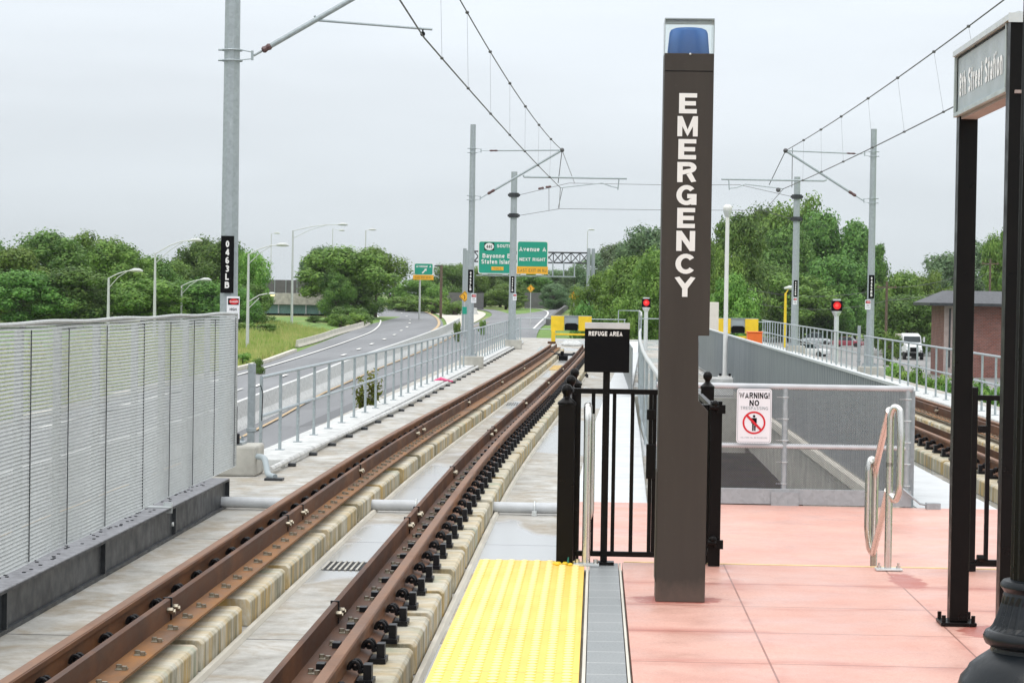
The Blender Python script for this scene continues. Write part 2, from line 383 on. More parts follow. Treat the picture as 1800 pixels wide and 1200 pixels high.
# ------------------------------------------------------------ mesh builder
class MB:
    def __init__(s): s.v = []; s.f = []
    def quad(s, *p):
        n = len(s.v); s.v += [tuple(q) for q in p]; s.f.append(tuple(range(n, n+len(p))))
    def box(s, x0, x1, y0, y1, z0, z1):
        s.hexa([(x0, y0, z0), (x1, y0, z0), (x1, y1, z0), (x0, y1, z0)], [(x0, y0, z1), (x1, y0, z1), (x1, y1, z1), (x0, y1, z1)])
    def hexa(s, b, t):
        s.loft([b, t])
    def loft(s, rings, cap=True, closed=True):
        n0 = len(s.v); k = len(rings[0])
        for r in rings: s.v += [tuple(q) for q in r]
        for i in range(len(rings)-1):
            for j in range(k if closed else k-1):
                a = n0+i*k+j; b = n0+i*k+(j+1) % k
                s.f.append((a, b, b+k, a+k))
        if cap:
            s.f.append(tuple(range(n0+k-1, n0-1, -1))); m = n0+(len(rings)-1)*k; s.f.append(tuple(range(m, m+k)))
    def cyl(s, p0, p1, r0, r1=None, n=10):
        s.tube([p0, p1], [r0, r0 if r1 is None else r1], n)
    def tube(s, path, r, n=8, roll=0):
        P = [Vector(p) for p in path]
        if not isinstance(r, (list, tuple)): r = [r]*len(P)
        rings = []; up = None
        for i, p in enumerate(P):
            t = (P[min(i+1, len(P)-1)] - P[max(i-1, 0)]).normalized()
            if up is None: up = Vector((0, 0, 1)) if abs(t.z) < .9 else Vector((0, 1, 0))
            x = t.cross(up).normalized(); y = x.cross(t).normalized(); up = y
            rings.append([p + x*(r[i]*math.cos(2*PI*j/n+roll)) + y*(r[i]*math.sin(2*PI*j/n+roll)) for j in range(n)])
        s.loft(rings)
    def bar(s, p0, p1, w, h):                    # rectangular bar, w across, h up
        p0 = Vector(p0); p1 = Vector(p1); t = (p1-p0).normalized()
        up = Vector((0, 0, 1)) if abs(t.z) < .95 else Vector((0, 1, 0))
        x = t.cross(up).normalized()*w/2; y = x.cross(t).normalized()*h/2
        s.loft([[p-x-y, p+x-y, p+x+y, p-x+y] for p in (p0, p1)])
    def lathe(s, cx, cy, prof, n=24, flute=0, fl=(0, 0)):
        rings = []
        for r, z in prof:
            rings.append([(cx+(r*(1-(flute if fl[0] <= z <= fl[1] and j % 2 else 0)))*math.cos(2*PI*j/n),
                           cy+(r*(1-(flute if fl[0] <= z <= fl[1] and j % 2 else 0)))*math.sin(2*PI*j/n), z) for j in range(n)])
        s.loft(rings)
    def prism_y(s, poly, y0, y1):                # poly in (x,z), swept along y
        s.loft([[(x, y0, z) for x, z in poly], [(x, y1, z) for x, z in poly]])
    def prism_z(s, poly, z0, z1):
        s.loft([[(x, y, z0) for x, y in poly], [(x, y, z1) for x, y in poly]])
    def sweep(s, prof, path):                    # prof (u across, w up), path of (x,y,z) mostly along +y
        P = [Vector(p) for p in path]; rings = []
        for i, p in enumerate(P):
            t = (P[min(i+1, len(P)-1)] - P[max(i-1, 0)]); t.z = 0; t.normalize()
            x = Vector((t.y, -t.x, 0))
            rings.append([p + x*u + Vector((0, 0, w)) for u, w in prof])
        s.loft(rings)
    def ball(s, c, r, n=12, m=8, sz=1):
        c = Vector(c)
        s.loft([[c+Vector((r*math.sin(PI*i/m)*math.cos(2*PI*j/n), r*math.sin(PI*i/m)*math.sin(2*PI*j/n), -r*sz*math.cos(PI*i/m))) for j in range(n)] for i in range(1, m)])
    def build(s, name, mat, parent=None, smooth=False, bevel=0, segs=2, fix=True):
        me = bpy.data.meshes.new(name)
        off = parent_loc(parent)
        me.from_pydata([(a-off.x, b-off.y, c-off.z) for a, b, c in s.v], [], s.f)
        if fix:
            bm = bmesh.new(); bm.from_mesh(me); bmesh.ops.recalc_face_normals(bm, faces=bm.faces); bm.to_mesh(me); bm.free()
        me.materials.append(mat)
        o = bpy.data.objects.new(name, me); COL.objects.link(o)
        if parent: o.parent = parent
        if smooth:
            for p in me.polygons: p.use_smooth = True
            me.set_sharp_from_angle(angle=math.radians(38))
        if bevel:
            b = o.modifiers.new('bevel', 'BEVEL'); b.width = bevel; b.segments = segs; b.limit_method = 'ANGLE'; b.angle_limit = math.radians(40)
        return o
def parent_loc(p):
    v = Vector((0, 0, 0))
    while p is not None: v += p.location; p = p.parent
    return v
def tag(o, label=None, cat=None, group=None, kind=None):
    if label: o['label'] = label
    if cat: o['category'] = cat
    if group: o['group'] = group
    if kind: o['kind'] = kind
    return o
def thing(name, label, cat, loc, group=None):
    o = bpy.data.objects.new(name, None); o.empty_display_size = .2; COL.objects.link(o); o.location = loc
    return tag(o, label, cat, group)
def struct(mb, name, mat, **k):
    return tag(mb.build(name, mat, **k), kind='structure')
def copy_tree(o, parent=None):
    c = o.copy(); COL.objects.link(c); c.parent = parent
    for ch in list(o.children): copy_tree(ch, c)
    return c
def _arc(cx, cy, rx, ry, a0, a1, n=12):
    return [(cx+rx*math.cos(math.radians(a0+(a1-a0)*k/n)), cy+ry*math.sin(math.radians(a0+(a1-a0)*k/n))) for k in range(n+1)]
def _el(cx, cy, rx, ry): return _arc(cx, cy, rx, ry, 90, 450, 22)
def glyphs(t):
    b = t/2; q = 1-b; V = [(b, 0), (b, 1)]; x_ = .365
    g = {
     'E': (.66, [V, [(b, q), (.66, q)], [(b, .5), (.62, .5)], [(b, b), (.66, b)]]), 'F': (.62, [V, [(b, q), (.62, q)], [(b, .5), (.56, .5)]]),
     'L': (.60, [V, [(b, b), (.60, b)]]), 'H': (.74, [V, [(.74-b, 0), (.74-b, 1)], [(b, .5), (.7, .5)]]), 'I': (t, [V]), 'T': (.68, [[(.34, 0), (.34, 1)], [(0, q), (.68, q)]]),
     'N': (.75, [V, [(.75-b, 0), (.75-b, 1)], [(b+.02, .92), (.73-b, .08)]]), 'M': (.90, [V, [(.90-b, 0), (.90-b, 1)], [(b+.02, .93), (.45, .08), (.88-b, .93)]]),
     'A': (.80, [[(.08, 0), (.40, .97), (.72, 0)], [(.2, .26), (.6, .26)]]), 'V': (.76, [[(.08, 1), (.38, .05), (.68, 1)]]), 'Y': (.80, [[(.08, 1), (.40, .44), (.72, 1)], [(.40, .5), (.40, 0)]]),
     'W': (1.06, [[(.08, 1), (.30, .05), (.53, .92), (.76, .05), (.98, 1)]]), 'X': (.74, [[(.09, 0), (.65, 1)], [(.65, 0), (.09, 1)]]),
     'O': (.82, [_el(.41, .5, .41-b, .5-b)]), 'C': (.78, [_arc(.41, .5, .41-b, .5-b, 38, 322, 18)]),
     'G': (.82, [_arc(.41, .5, .41-b, .5-b, 40, 325, 18), [(.44, .45), (.82-b, .45), (.82-b, .02)]]),
     'R': (.76, [V, [(b, q), (.44, q)]+_arc(.44, .725, .21, .275-b, 90, -90)+[(b, .45+b*0)], [(.46, .44), (.66, 0)]]), 'P': (.70, [V, [(b, q), (.42, q)]+_arc(.42, .70, .20, .30-b, 90, -90)+[(b, .40+b)]]),
     'B': (.74, [V, [(b, q), (.40, q)]+_arc(.40, .74, .19, .26-b, 90, -90)+[(b, .48+b)], [(.3, .48+b), (.42, .48+b)]+_arc(.42, .29+b/2, .22, .29-b/2, 90, -90)+[(b, b)]]),
     'D': (.78, [V, [(b, q), (.36, q)]+_arc(.36, .5, .42-b, .5-b, 90, -90)+[(b, b)]]),
     'S': (.70, [_arc(.35, .71, .25, .29-b, 25, 255)+_arc(.35, .29, .26, .29-b, 75, -155)]), 'U': (.74, [[(b, 1), (b, .38)]+_arc(.37, .38, .37-b, .38-b, 180, 360)+[(.74-b, 1)]]),
     'J': (.60, [[(.60-b, 1), (.60-b, .3)]+_arc(.30, .3, .30-b, .30-b, 0, -180)]),
     '0': (.60, [_el(.30, .5, .30-b, .5-b)]), '3': (.60, [_arc(.30, .73, .21, .27-b, 155, -80)+_arc(.30, .28, .30-b, .28-b+.04, 75, -155)]),
     '4': (.64, [[(.45, 0), (.45, .98)], [(.43, .95), (.08, .32)], [(.03, .28), (.64, .28)]]), '5': (.60, [[(.54, q), (.17, q), (.12, .53)]+_arc(.30, .33, .30-b, .33-b, 125, -155)]),
     '6': (.60, [_el(.30, .31, .30-b, .31-b), [(b, .35)]+_arc(.34, .58, .34-b, .42-b, 178, 55)]), '8': (.60, [_el(.30, .73, .20, .27-b), _el(.30, .28, .30-b, .28-b+.02)]),
     '!': (t, [[(b, .3), (b, 1)], [(b, 0), (b, .18)]]), 'i': (t, [[(b, 0), (b, .72)], [(b, .85), (b, 1)]]), 'l': (t, [V]),
     'h': (.60, [V, [(b, .42)]+_arc(.30, .44, .30-b, .30-b, 180, 0)+[(.6-b, 0)]]), 'n': (.60, [[(b, 0), (b, .73)], [(b, .42)]+_arc(.30, .44, .30-b, .30-b, 180, 0)+[(.6-b, 0)]]),
     'u': (.60, [[(.6-b, 0), (.6-b, .73)], [(b, .73), (b, .3)]+_arc(.30, .3, .30-b, .30-b, 180, 360)]), 'e': (.64, [[(b+.02, .37), (.60-b, .37)], _arc(.32, .37, .32-b, .37-b, 0, 315)]),
     'o': (.64, [_el(.32, .37, .32-b, .37-b)]), 'r': (.40, [[(b, 0), (b, .73)], _arc(.36, .40, .36-b, .33-b+.02, 170, 85)]), 't': (.40, [[(.2, .95), (.2, .0)], [(0, .66), (.4, .66)]]),
     'a': (.60, [_arc(.30, .46, .30-b, .28-b, 160, 0)+[(.6-b, 0)], _el(.28, .22, .28-b, .22-b)]), 'v': (.60, [[(.07, .73), (.30, .04), (.53, .73)]]), 'y': (.60, [[(.07, .73), (.32, .06)], [(.53, .73), (.22, -.25)]]),
     's': (.54, [_arc(.27, .53, .18, .21-b*.9, 25, 255)+_arc(.27, .21, .19, .21-b*.9, 75, -155)]), 'd': (.62, [[(.62-b, 0), (.62-b, 1)], _el(.31, .36, .31-b, .37-b)])}
    return g
def text(name, lines, mat, parent, right, up, ext=.002, bold=0.0, t=None):
    """lines: (string, centre point, size, stretch). Bold sans-serif lettering as one flat mesh."""
    if len(lines) > 1 and len(lines[0][0]) > 1:
        for ln in lines: o = text(name, [ln], mat, parent, right, up, ext, bold, t)
        return o
    right = Vector(right).normalized(); up = Vector(up).normalized()
    t = t or (.155 + 1.6*bold); gl = glyphs(t); mb = MB()
    for (s_, c, size, sx_) in lines:
        c = Vector(c); cap = size*.72; gap = .15
        wid = sum((.34 if ch == ' ' else gl[ch][0]) for ch in s_)+gap*(len(s_)-1); x = -wid/2
        for ch in s_:
            if ch == ' ': x += .34+gap; continue
            w, strokes = gl[ch]
            for li, P in enumerate(strokes):
                n = len(P); closed = (abs(P[0][0]-P[-1][0]) < 1e-6 and abs(P[0][1]-P[-1][1]) < 1e-6)
                L_, R_ = [], []
                for k in range(n):
                    a = P[k-1] if k > 0 else (P[-2] if closed else P[0]); b_ = P[k+1] if k < n-1 else (P[1] if closed else P[-1])
                    d1 = Vector((P[k][0]-a[0], P[k][1]-a[1])); d2 = Vector((b_[0]-P[k][0], b_[1]-P[k][1]))
                    if d1.length < 1e-6: d1 = d2
                    if d2.length < 1e-6: d2 = d1
                    d1.normalize(); d2.normalize(); n1 = Vector((-d1.y, d1.x)); n2 = Vector((-d2.y, d2.x)); m = (n1+n2)
                    m = m.normalized() if m.length > 1e-4 else n1; f = min(1/max(.3, m.dot(n1)), 2.4)*t/2
                    L_.append((P[k][0]+m.x*f, P[k][1]+m.y*f)); R_.append((P[k][0]-m.x*f, P[k][1]-m.y*f))
                for k in range(n-1):
                    q4 = [L_[k], R_[k], R_[k+1], L_[k+1]]
                    nn = right.cross(up)*(li*.0002*max(1, size*2))
                    q4 = [(px_, min(1.0, max(-.3 if ch == 'y' else 0.0, py_))) for px_, py_ in q4]
                    mb.quad(*[c+right*((x+px_)*cap*sx_)+up*((py_-.5)*cap)+nn for px_, py_ in q4])
            x += w+gap
    return mb.build(name, mat, parent, fix=False)

# ------------------------------------------------------------ ground, roads
SLAB, WALK, LAND, RT_ = -0.75, -0.60, -0.55, -0.36
mb = MB(); xs = [-1500, -700, -350, -180, -120, -80, -60, -45, -35, -28, -22, -17, -12, -8, -5, -2, 1, 4, 8, 12, 16, 20, 24, 30, 50, 90, 160, 350, 800, 1500]
ys = [-60, 0, 30, 60, 100, 150, 200, 250, 300, 350, 400, 450, 500, 600, 700, 1000, 2500]
for i in range(len(xs)-1):
    for j in range(len(ys)-1):
        c = [(xs[i+a], ys[j+b]) for a, b in ((0, 0), (1, 0), (1, 1), (0, 1))]
        mb.quad(*[(x, y, G(x, y)) for x, y in c])
struct(mb, 'ground', m_grass)
def resample(P, n):
    P = [Vector((p[0], p[1], 0)) for p in P]; d = [0]
    for a, b in zip(P, P[1:]): d.append(d[-1]+(b-a).length)
    out = []
    for k in range(n):
        t = d[-1]*k/(n-1); i = 0
        while i < len(d)-2 and d[i+1] < t: i += 1
        out.append(P[i].lerp(P[i+1], (t-d[i])/max(1e-6, d[i+1]-d[i])))
    return out
def smooth2(P, it=2):
    P = [Vector((p[0], p[1], 0)) for p in P]
    for _ in range(it):
        Q = [P[0]]
        for a, b in zip(P, P[1:]): Q += [a.lerp(b, .25), a.lerp(b, .75)]
        P = Q + [P[-1]]
    return P
def drape(p, h): return (p.x, p.y, G(p.x, p.y)+h)
def ribbon(mb, A, B, h, n=60):
    A = resample(smooth2(A), n); B = resample(smooth2(B), n)
    for i in range(n-1): mb.quad(drape(A[i], h), drape(B[i], h), drape(B[i+1], h), drape(A[i+1], h))
def c5(x, y): return gp(400+x/3.75, 380+y/3.75)
def c6(x, y): return gp(780+x/3.75, 380+y/3.75)
A_left = [(-27, -20), (-27, 60), (-26.8, 130), c5(170, 1012), c5(450, 905), c5(600, 845), c5(740, 790), c5(920, 725), c5(985, 690), c5(965, 650), c5(940, 615), c5(820, 590), c5(600, 575)]
A_right = [(-16.9, -20), (-16.9, 60), (-16.9, 110), c5(590, 1165), c5(800, 1065), c5(1000, 985), c5(1200, 905), c5(1300, 838), c5(1400, 775), c5(1430, 715), c5(1385, 662), c5(1255, 612), c5(1100, 578), c5(900, 562)]
mb = MB(); ribbon(mb, A_left, A_right, .10, 110); struct(mb, 'road', m_asph)
B_left = [(-16.2, -20), (-16.2, 60), (-16.2, 110), c5(608, 1172), c5(820, 1068), c5(1020, 990), c5(1220, 908), c5(1420, 815), c6(120, 740), c6(260, 690), c6(330, 655), c6(290, 625), c6(150, 612), c6(-100, 606)]
B_right = [(-5.5, -20), (-5.5, 60), (-5.2, 110), (-5.2, 150), (-5.0, 190), c6(610, 760), c6(690, 700), c6(740, 655), c6(800, 610), c6(830, 585), c6(700, 578), c6(300, 574)]
mb = MB(); ribbon(mb, B_left, B_right, .10, 110); struct(mb, 'road', m_asph)
mb = MB(); ribbon(mb, [(-14.2, -20), (-14.2, 90), (-13.4, 135), (-10.5, 180)], [(-5.6, -20), (-5.6, 70), (-5.4, 130), (-5.4, 180)], .13, 40); struct(mb, 'road_shoulder', m_asph2)
def stripe(mb, P, w, h=.17, n=60):
    P = resample(smooth2(P), n)
    for i in range(n-1):
        t = (P[min(i+1, n-1)]-P[max(i-1, 0)]).normalized(); x = Vector((t.y, -t.x, 0))*w/2
        t2 = (P[min(i+2, n-1)]-P[i]).normalized(); x2 = Vector((t2.y, -t2.x, 0))*w/2
        mb.quad(drape(P[i]-x, h), drape(P[i]+x, h), drape(P[i+1]+x2, h), drape(P[i+1]-x2, h))
mb = MB()
stripe(mb, [(-25.2, -20), (-25.2, 100), c5(170, 1035), c5(445, 950), c5(720, 860), c5(860, 808), c5(960, 768), c5(1003, 725), c5(1012, 690), c5(985, 660), c5(960, 645)], .20, n=120)
stripe(mb, [c6(590, 752), c6(640, 700), c6(685, 660), c6(690, 635), c6(650, 618), c6(560, 610), c6(420, 606)], .28)
dl = [(200, 1130), (370, 1065), (765, 927), (865, 887), (950, 853), (1033, 820), (1100, 790), (1145, 762), (1183, 738), (1200, 712), (1203, 690), (1180, 667), (1147, 646), (1097, 630), (1020, 612)]
for k, (x, y) in enumerate(dl):
    p = c5(x, y); q = c5(*dl[min(k+1, len(dl)-1)]); r_ = c5(*dl[max(k-1, 0)]); t = Vector((q.x-r_.x, q.y-r_.y, 0)).normalized()
    a = Vector((p.x, p.y, 0)); stripe(mb, [a-t*1.6, a+t*1.6], .28, n=3)
stripe(mb, [(-11.2, 107), (-11.2, 110)], .18, n=3)
for Y in range(20, 140, 13):
    stripe(mb, [(-21.3, Y), (-21.3, Y+3)], .13, n=3)
struct(mb, 'lane_marking', m_line)
mb = MB()
stripe(mb, [c5(1180, 838), c5(1330, 778), c5(1388, 738), c5(1398, 702), c5(1370, 665), c5(1300, 632), c5(1200, 602), c5(1080, 585)], .35)
stripe(mb, [(-15.2, -20), (-15.2, 100), c5(600, 1195), c5(800, 1105), c5(1000, 1015), c5(1200, 935), c5(1420, 838), c6(150, 748), c6(300, 705)], .16, n=120)
struct(mb, 'lane_marking', m_yline)
mb = MB(); ribbon(mb, [(18, 120), (24, 200), (24, 400)], [(60, 110), (75, 200), (75, 400)], .08, 40); struct(mb, 'parking_lot', m_lot)
# pale gravelly gore between the two carriageways
mb = MB(); ribbon(mb, [c5(1440, 770), c5(1450, 720), c5(1425, 670), c5(1330, 625)], [c6(140, 735), c6(250, 680), c6(290, 640), c6(200, 622)], .09, 20); struct(mb, 'gore_pavement', m_conc_lt)

JP = [(-.33, 0), (.33, 0), (.28, .12), (.12, .36), (.08, .92), (-.08, .92), (-.12, .36), (-.28, .12)]
def barrier(name, label, P, n=60, mat=m_white_conc, sc=1.0):
    P = [Vector(drape(p, 0.08)) for p in resample(smooth2(P, 1), n)]
    o = thing(name, label, 'barrier', P[0]); m = MB(); m.sweep([(u*sc, w*sc) for u, w in JP], P); m.build('barrier_wall', mat, o); return o
barrier('concrete_barrier', 'long pale concrete median barrier between the two highway carriageways', [(-16.55, -20), (-16.55, 60), (-16.55, 110), c5(600, 1168), c5(810, 1066), c5(1010, 987), c5(1210, 906), c5(1420, 812), c6(100, 742)], 90, sc=1.35)
barrier('concrete_barrier', 'short pale barrier at the edge of the curve under the round tree', [c5(455, 868), c5(600, 828), c5(730, 780), c5(900, 735), c5(935, 710)], 16, m_conc_lt, .7)
barrier('concrete_barrier', 'white barrier on the outside of the far bend left of the diamond sign', [c5(1240, 608), c5(1400, 625), c5(1560, 640), c5(1640, 650)], 16, sc=1.1)
mb = MB(); cb = resample(smooth2([(-27.2, -20), (-27.2, 130), c5(165, 1008), c5(450, 900)], 1), 30)
mb.sweep([(-.25, 0), (.1, 0), (.1, .28), (-.25, .28)], [drape(p, .05) for p in cb]); struct(mb, 'road_kerb', m_conc_lt)

# ------------------------------------------------------------ viaduct deck and platform
XL, XR = -4.75, 8.9
PX0, PX1, PY0, PY1 = .78, 3.22, 23.85, 50.0     # stair well opening
mb = MB()
mb.box(XL, XR, -6, PY0, SLAB-1.0, SLAB)
mb.box(XL, PX0, PY0+.002, PY1-.002, SLAB-1.0, SLAB); mb.box(PX1+.12, XR, PY0+.002, PY1-.002, SLAB-1.0, SLAB)
mb.box(XL, XR, PY1, 125, SLAB-1.0, SLAB)
struct(mb, 'viaduct_deck', m_slab)
mb = MB(); mb.box(-4.6, -4.3, -6, 125, -5.4, SLAB-1.01); mb.box(8.3, 8.6, -6, 125, -5.6, SLAB-1.01); mb.box(-4.29, 8.29, 124.5, 125, -5.6, SLAB-1.01)
o = struct(mb, 'viaduct_wall', m_conc_dk)
# curbs along both deck edges
for x0, x1, n_ in ((-4.6, -3.98, 'deck_curb'), (7.35, 8.0, 'deck_curb')):
    mb = MB()
    if x0 < 0:
        rows = [(30.2, -4.62, -4.02), (46, -4.42, -3.9), (72, -4.25, -3.75), (113, -4.05, -3.55)]
        rings = [[(a, Y, SLAB), (b, Y, SLAB), (b, Y, -.64), (a, Y, -.64)] for Y, a, b in rows]
    else:
        rings = [[(a, Y, SLAB), (b, Y, SLAB), (b, Y, -.60), (a, Y, -.60)] for Y, a, b in ((14, 7.3, 8.0), (60, 7.35, 8.05), (113, 7.5, 8.2))]
    mb.loft(rings); struct(mb, n_, m_white_conc, bevel=.015)
# platform
PE = -.66
mb = MB(); mb.box(PE+.03, 4.12, -3, 13.62, SLAB+.004, -.05); struct(mb, 'platform_base', m_conc)
mb = MB(); mb.box(.17, 3.27, -3, 13.6, -.046, 0); struct(mb, 'platform', m_pink)
mb = MB(); mb.box(-.02, .145, -3, 13.55, -.046, .001); struct(mb, 'edge_tiles', m_tile, bevel=.002)
mb = MB(); mb.box(.149, .160, -3, 13.55, -.046, .002); struct(mb, 'tile_trim', m_conc_lt)
mb = MB(); mb.box(-.038, -.024, -3, 13.55, -.046, .002); struct(mb, 'tile_trim', m_conc_lt)
mb = MB(); mb.box(PE, -.05, -3, 13.58, -.046, .003)
for i in range(8):
    for j in range(68):
        x = PE+.040+i*.0745; y = 8.70+j*.0722
        if y > 13.56: break
        mb.lathe(x, y, [(.0245, .002), (.022, .007), (.013, .0105)], 10)
struct(mb, 'tactile_paving', m_tact, smooth=True)
mb = MB(); mb.box(.18, 3.27, 13.60, 13.64, -.05, .002); struct(mb, 'stair_nosing', M('pale yellow nosing', (.80, .58, .25), .5))
mb = MB()
for k in range(3): mb.box(-.18, 3.4, 13.645+k*.3, 13.645+(k+1)*.3-.001, SLAB+.003, -.138*(k+1))
struct(mb, 'stairs', m_pink)
mb = MB(); mb.box(-.20, 4.1, 14.55, 23.80, SLAB+.003, LAND); struct(mb, 'landing', m_pink, bevel=.008)
mb = MB(); mb.box(-.26, -.205, 13.7, 23.8, SLAB+.003, LAND-.01); struct(mb, 'landing_edge', m_white_conc)
# walkways beside the tracks
mb = MB(); rows = [(23.86, -.22, .55), (36, -.08, .70), (56, .30, .88), (75, .72, 1.3), (92, 1.15, 1.7), (112, 1.5, 2.1)]
mb.loft([[(a, Y, SLAB+.003), (b, Y, SLAB+.003), (b, Y, WALK), (a, Y, WALK)] for Y, a, b in rows]); struct(mb, 'walkway', m_walk, bevel=.01)
mb = MB(); mb.box(3.36, 4.2, 23.86, 80, SLAB+.003, WALK); struct(mb, 'walkway', m_walk, bevel=.01)
mb = MB(); mb.box(-.15, 4.1, 23.80, 23.855, SLAB+.003, WALK+.01); struct(mb, 'expansion_joint', m_blk)
# stair well: concrete side beam, end wall
mb = MB(); mb.box(PX1, PX1+.115, PY0, 64, -1.62, WALK+.004)
o = mb.build('retaining_wall', m_conc); tag(o, 'pale concrete side wall of the stairwell below the ribbed steel sheet', 'wall')
mb = MB(); mb.box(PX0+.01, PX1-.01, PY1-.12, PY1-.004, -1.75, WALK+.02)
o = mb.build('retaining_wall', m_conc); tag(o, 'grey concrete end wall across the far end of the stairwell', 'wall')
mb = MB(); mb.box(-4.2, 8.2, 13, 120, -5.3, -5.1); struct(mb, 'undercroft_floor', m_dark)
# coping on concrete side wall
mb = MB(); mb.box(PX1-.10, PX1-.003, PY0+.05, PY1-.2, WALK-.14, WALK-.02)
o = mb.build('wall_coping', m_conc_lt); tag(o, 'rough mortar ledge along the top of the stairwell side wall', 'ledge')

# ------------------------------------------------------------ tracks
LT = [(-10, -2.09), (25, -2.08), (31, -2.02), (37, -1.90), (43, -1.77), (59, -1.47), (75, -1.21), (92, -1.02)]
def xl(Y):
    return (pw(LT, Y-3)+pw(LT, Y)+pw(LT, Y+3)+pw(LT, Y-1.5)+pw(LT, Y+1.5))/5
def xr(Y): return 5.62
RAIL = [(-.07, -.165), (.07, -.165), (.07, -.155), (.012, -.135), (.009, -.045), (.036, -.033), (.036, -.006), (.028, 0), (-.028, 0), (-.036, -.006), (-.036, -.033), (-.009, -.045), (-.012, -.135), (-.07, -.155)]
def path(fx, off, y0, y1, z, step=2.0):
    n = max(2, int((y1-y0)/step)+1); return [(fx(y0+(y1-y0)*k/(n-1))+off, y0+(y1-y0)*k/(n-1), z) for k in range(n)]
def make_clip():
    m = MB()
    m.box(-.06, .16, -.09, .09, -.196, -.168)          # base plate
    m.box(.105, .15, -.05, .04, -.168, -.088)        # shoulder
    a = [(0.055+.030*math.cos(t), -.02+.0*t, -.118+.045*math.sin(t)) for t in [PI*k/7 for k in range(8)]]
    m.tube([(x, -.035, z) for x, y, z in a], .012, 6); m.tube([(x*.9+.012, .03, z*1.02) for x, y, z in a], .012, 6)
    m.tube([(.085, -.05, -.125), (.10, .0, -.128), (.085, .055, -.125)], .012, 6)
    m.cyl((.06, -.002, -.125), (.06, -.002, -.10), .016, n=6)
    me_o = m.build('rail_clip', m_black); me = me_o.data; bpy.data.objects.remove(me_o)
    m2 = MB(); m2.box(-.03, .03, -.015, .065, -.002, .004); m2.cyl((.02, 0, 0), (.02, 0, .022), .016, n=6); m2.cyl((-.02, .05, 0), (-.02, .05, .022), .016, n=6)
    b_o = m2.build('bolt_clip', m_bolt); bm_ = b_o.data; bpy.data.objects.remove(b_o)
    return me, bm_
CLIP, BOLT = make_clip()
def mirrored(me):
    c = me.copy()
    for v in c.vertices: v.co.x *= -1
    c.flip_normals(); return c
CLIPM = mirrored(CLIP)
def child(name, me, parent, loc, rz=0, sc=(1, 1, 1)):
    o = bpy.data.objects.new(name, me); COL.objects.link(o); o.parent = parent
    o.location = Vector(loc)-parent.location; o.rotation_euler.z = rz; o.scale = sc; return o
def running_rail(label, fx, off, y0, y1, sides, grp):
    r = thing('running_rail', label, 'rail', (fx(y0)+off, y0, RT_), grp)
    m = MB(); P = path(fx, off, y0, y1, RT_); m.sweep(RAIL, P); ro = m.build('rail_web', m_rail, r, smooth=True)
    m = MB(); m.sweep([(-.030, .0015), (.030, .0015), (.030, -.004), (-.030, -.004)], P); m.build('rail_head', m_railtop, r)
    ys_ = []; y = max(y0, 8.5)+.2
    while y < y1-.3: ys_.append(y); y += .76
    for sd_ in sides:
        for y in ys_[:(100 if len(sides) == 1 else 50)]:
            child('rail_clip', CLIP if sd_ > 0 else CLIPM, r, (fx(y)+off, y, RT_))
        rest = ys_[(100 if len(sides) == 1 else 50):]
        if rest:
            m = MB()
            for y in rest:
                x = fx(y)+off; m.box(x+min(.05*sd_, .15*sd_), x+max(.05*sd_, .15*sd_), y-.05, y+.05, RT_-.165, RT_-.08)
            tag(m.build('rail_clip', m_black, r), kind='stuff')
    return r
def guard_rail(label, fx, off, y0, y1, s, grp, footmat=m_orange, nb=60):
    # s=+1: foot points to +x
    r = thing('guard_rail', label, 'rail', (fx(y0)+off, y0, RT_), grp)
    P = path(fx, off, y0, y1, RT_)
    pr = [(0, -.12), (.018*s, -.12), (.018*s, .012), (0, .018), (-.012*s, .018), (-.012*s, -.12)]
    m = MB(); m.sweep(pr if s > 0 else pr[::-1], P); m.build('guard_plate', m_guard, r)
    m = MB(); m.sweep([(.019*s, -.135), (.17*s, -.135), (.17*s, -.12), (.019*s, -.118)], P); m.build('guard_foot', footmat, r)
    y = y0+.3; k = 0
    while y < y1 and k < nb:
        if y > 9: child('bolt_clip', BOLT, r, (fx(y)+off+.1*s, y, RT_-.119)); k += 1
        y += .50
    # joint plates with bolt clusters
    for yj in [q for q in (14.2, 19.6, 20.6, 25.5, 32.5, 33.4, 42, 52, 62) if y0 < q < y1]:
        m = MB(); x = fx(yj)+off
        for b in range(4): m.cyl((x+.018*s, yj-.12+b*.08, RT_-.04-.02*(b % 2)), (x+.055*s, yj-.12+b*.08, RT_-.04-.02*(b % 2)), .017, n=6)
        m.build('joint_bolts', m_bolt, r)
        m = MB(); m.box(x-.028, x+.026, yj-.012, yj+.012, RT_-.115, RT_+.022); m.build('joint_seam', m_black, r)
    return r
g_rr = 'rusty running rails of the two tracks'
running_rail('rusty running rail farthest left, beside the dark steel beam', xl, -.755, 7, 91.5, (1,), g_rr)
guard_rail('rusty guard rail with orange bolted foot, inside the leftmost running rail', xl, -.755+.235, 7, 91, 1, 'guard rails of the left track')
running_rail('rusty running rail nearest the yellow tactile paving, row of black clips beside it', xl, .755, 7, 91.5, (1, -1), g_rr)
guard_rail('dark rusty guard rail left of the rail nearest the yellow paving', xl, .755-.245, 7, 91, 1, 'guard rails of the left track', m_guard, 40)
running_rail('rusty running rail of the right-hand track, nearer the station name sign', xr, -.755, 18, 91.5, (-1,), g_rr)
running_rail('rusty running rail of the right-hand track, farther from the platform', xr, .755, 18, 91.5, (-1,), g_rr)
guard_rail('rusty guard rail in the middle of the right-hand track, beside its far rail', xr, .755-.235, 18, 91, -1, 'guard rails of the right track')
guard_rail('rusty guard rail beside the near rail of the right-hand track', xr, -.755+.235, 18, 91, 1, 'guard rails of the right track')
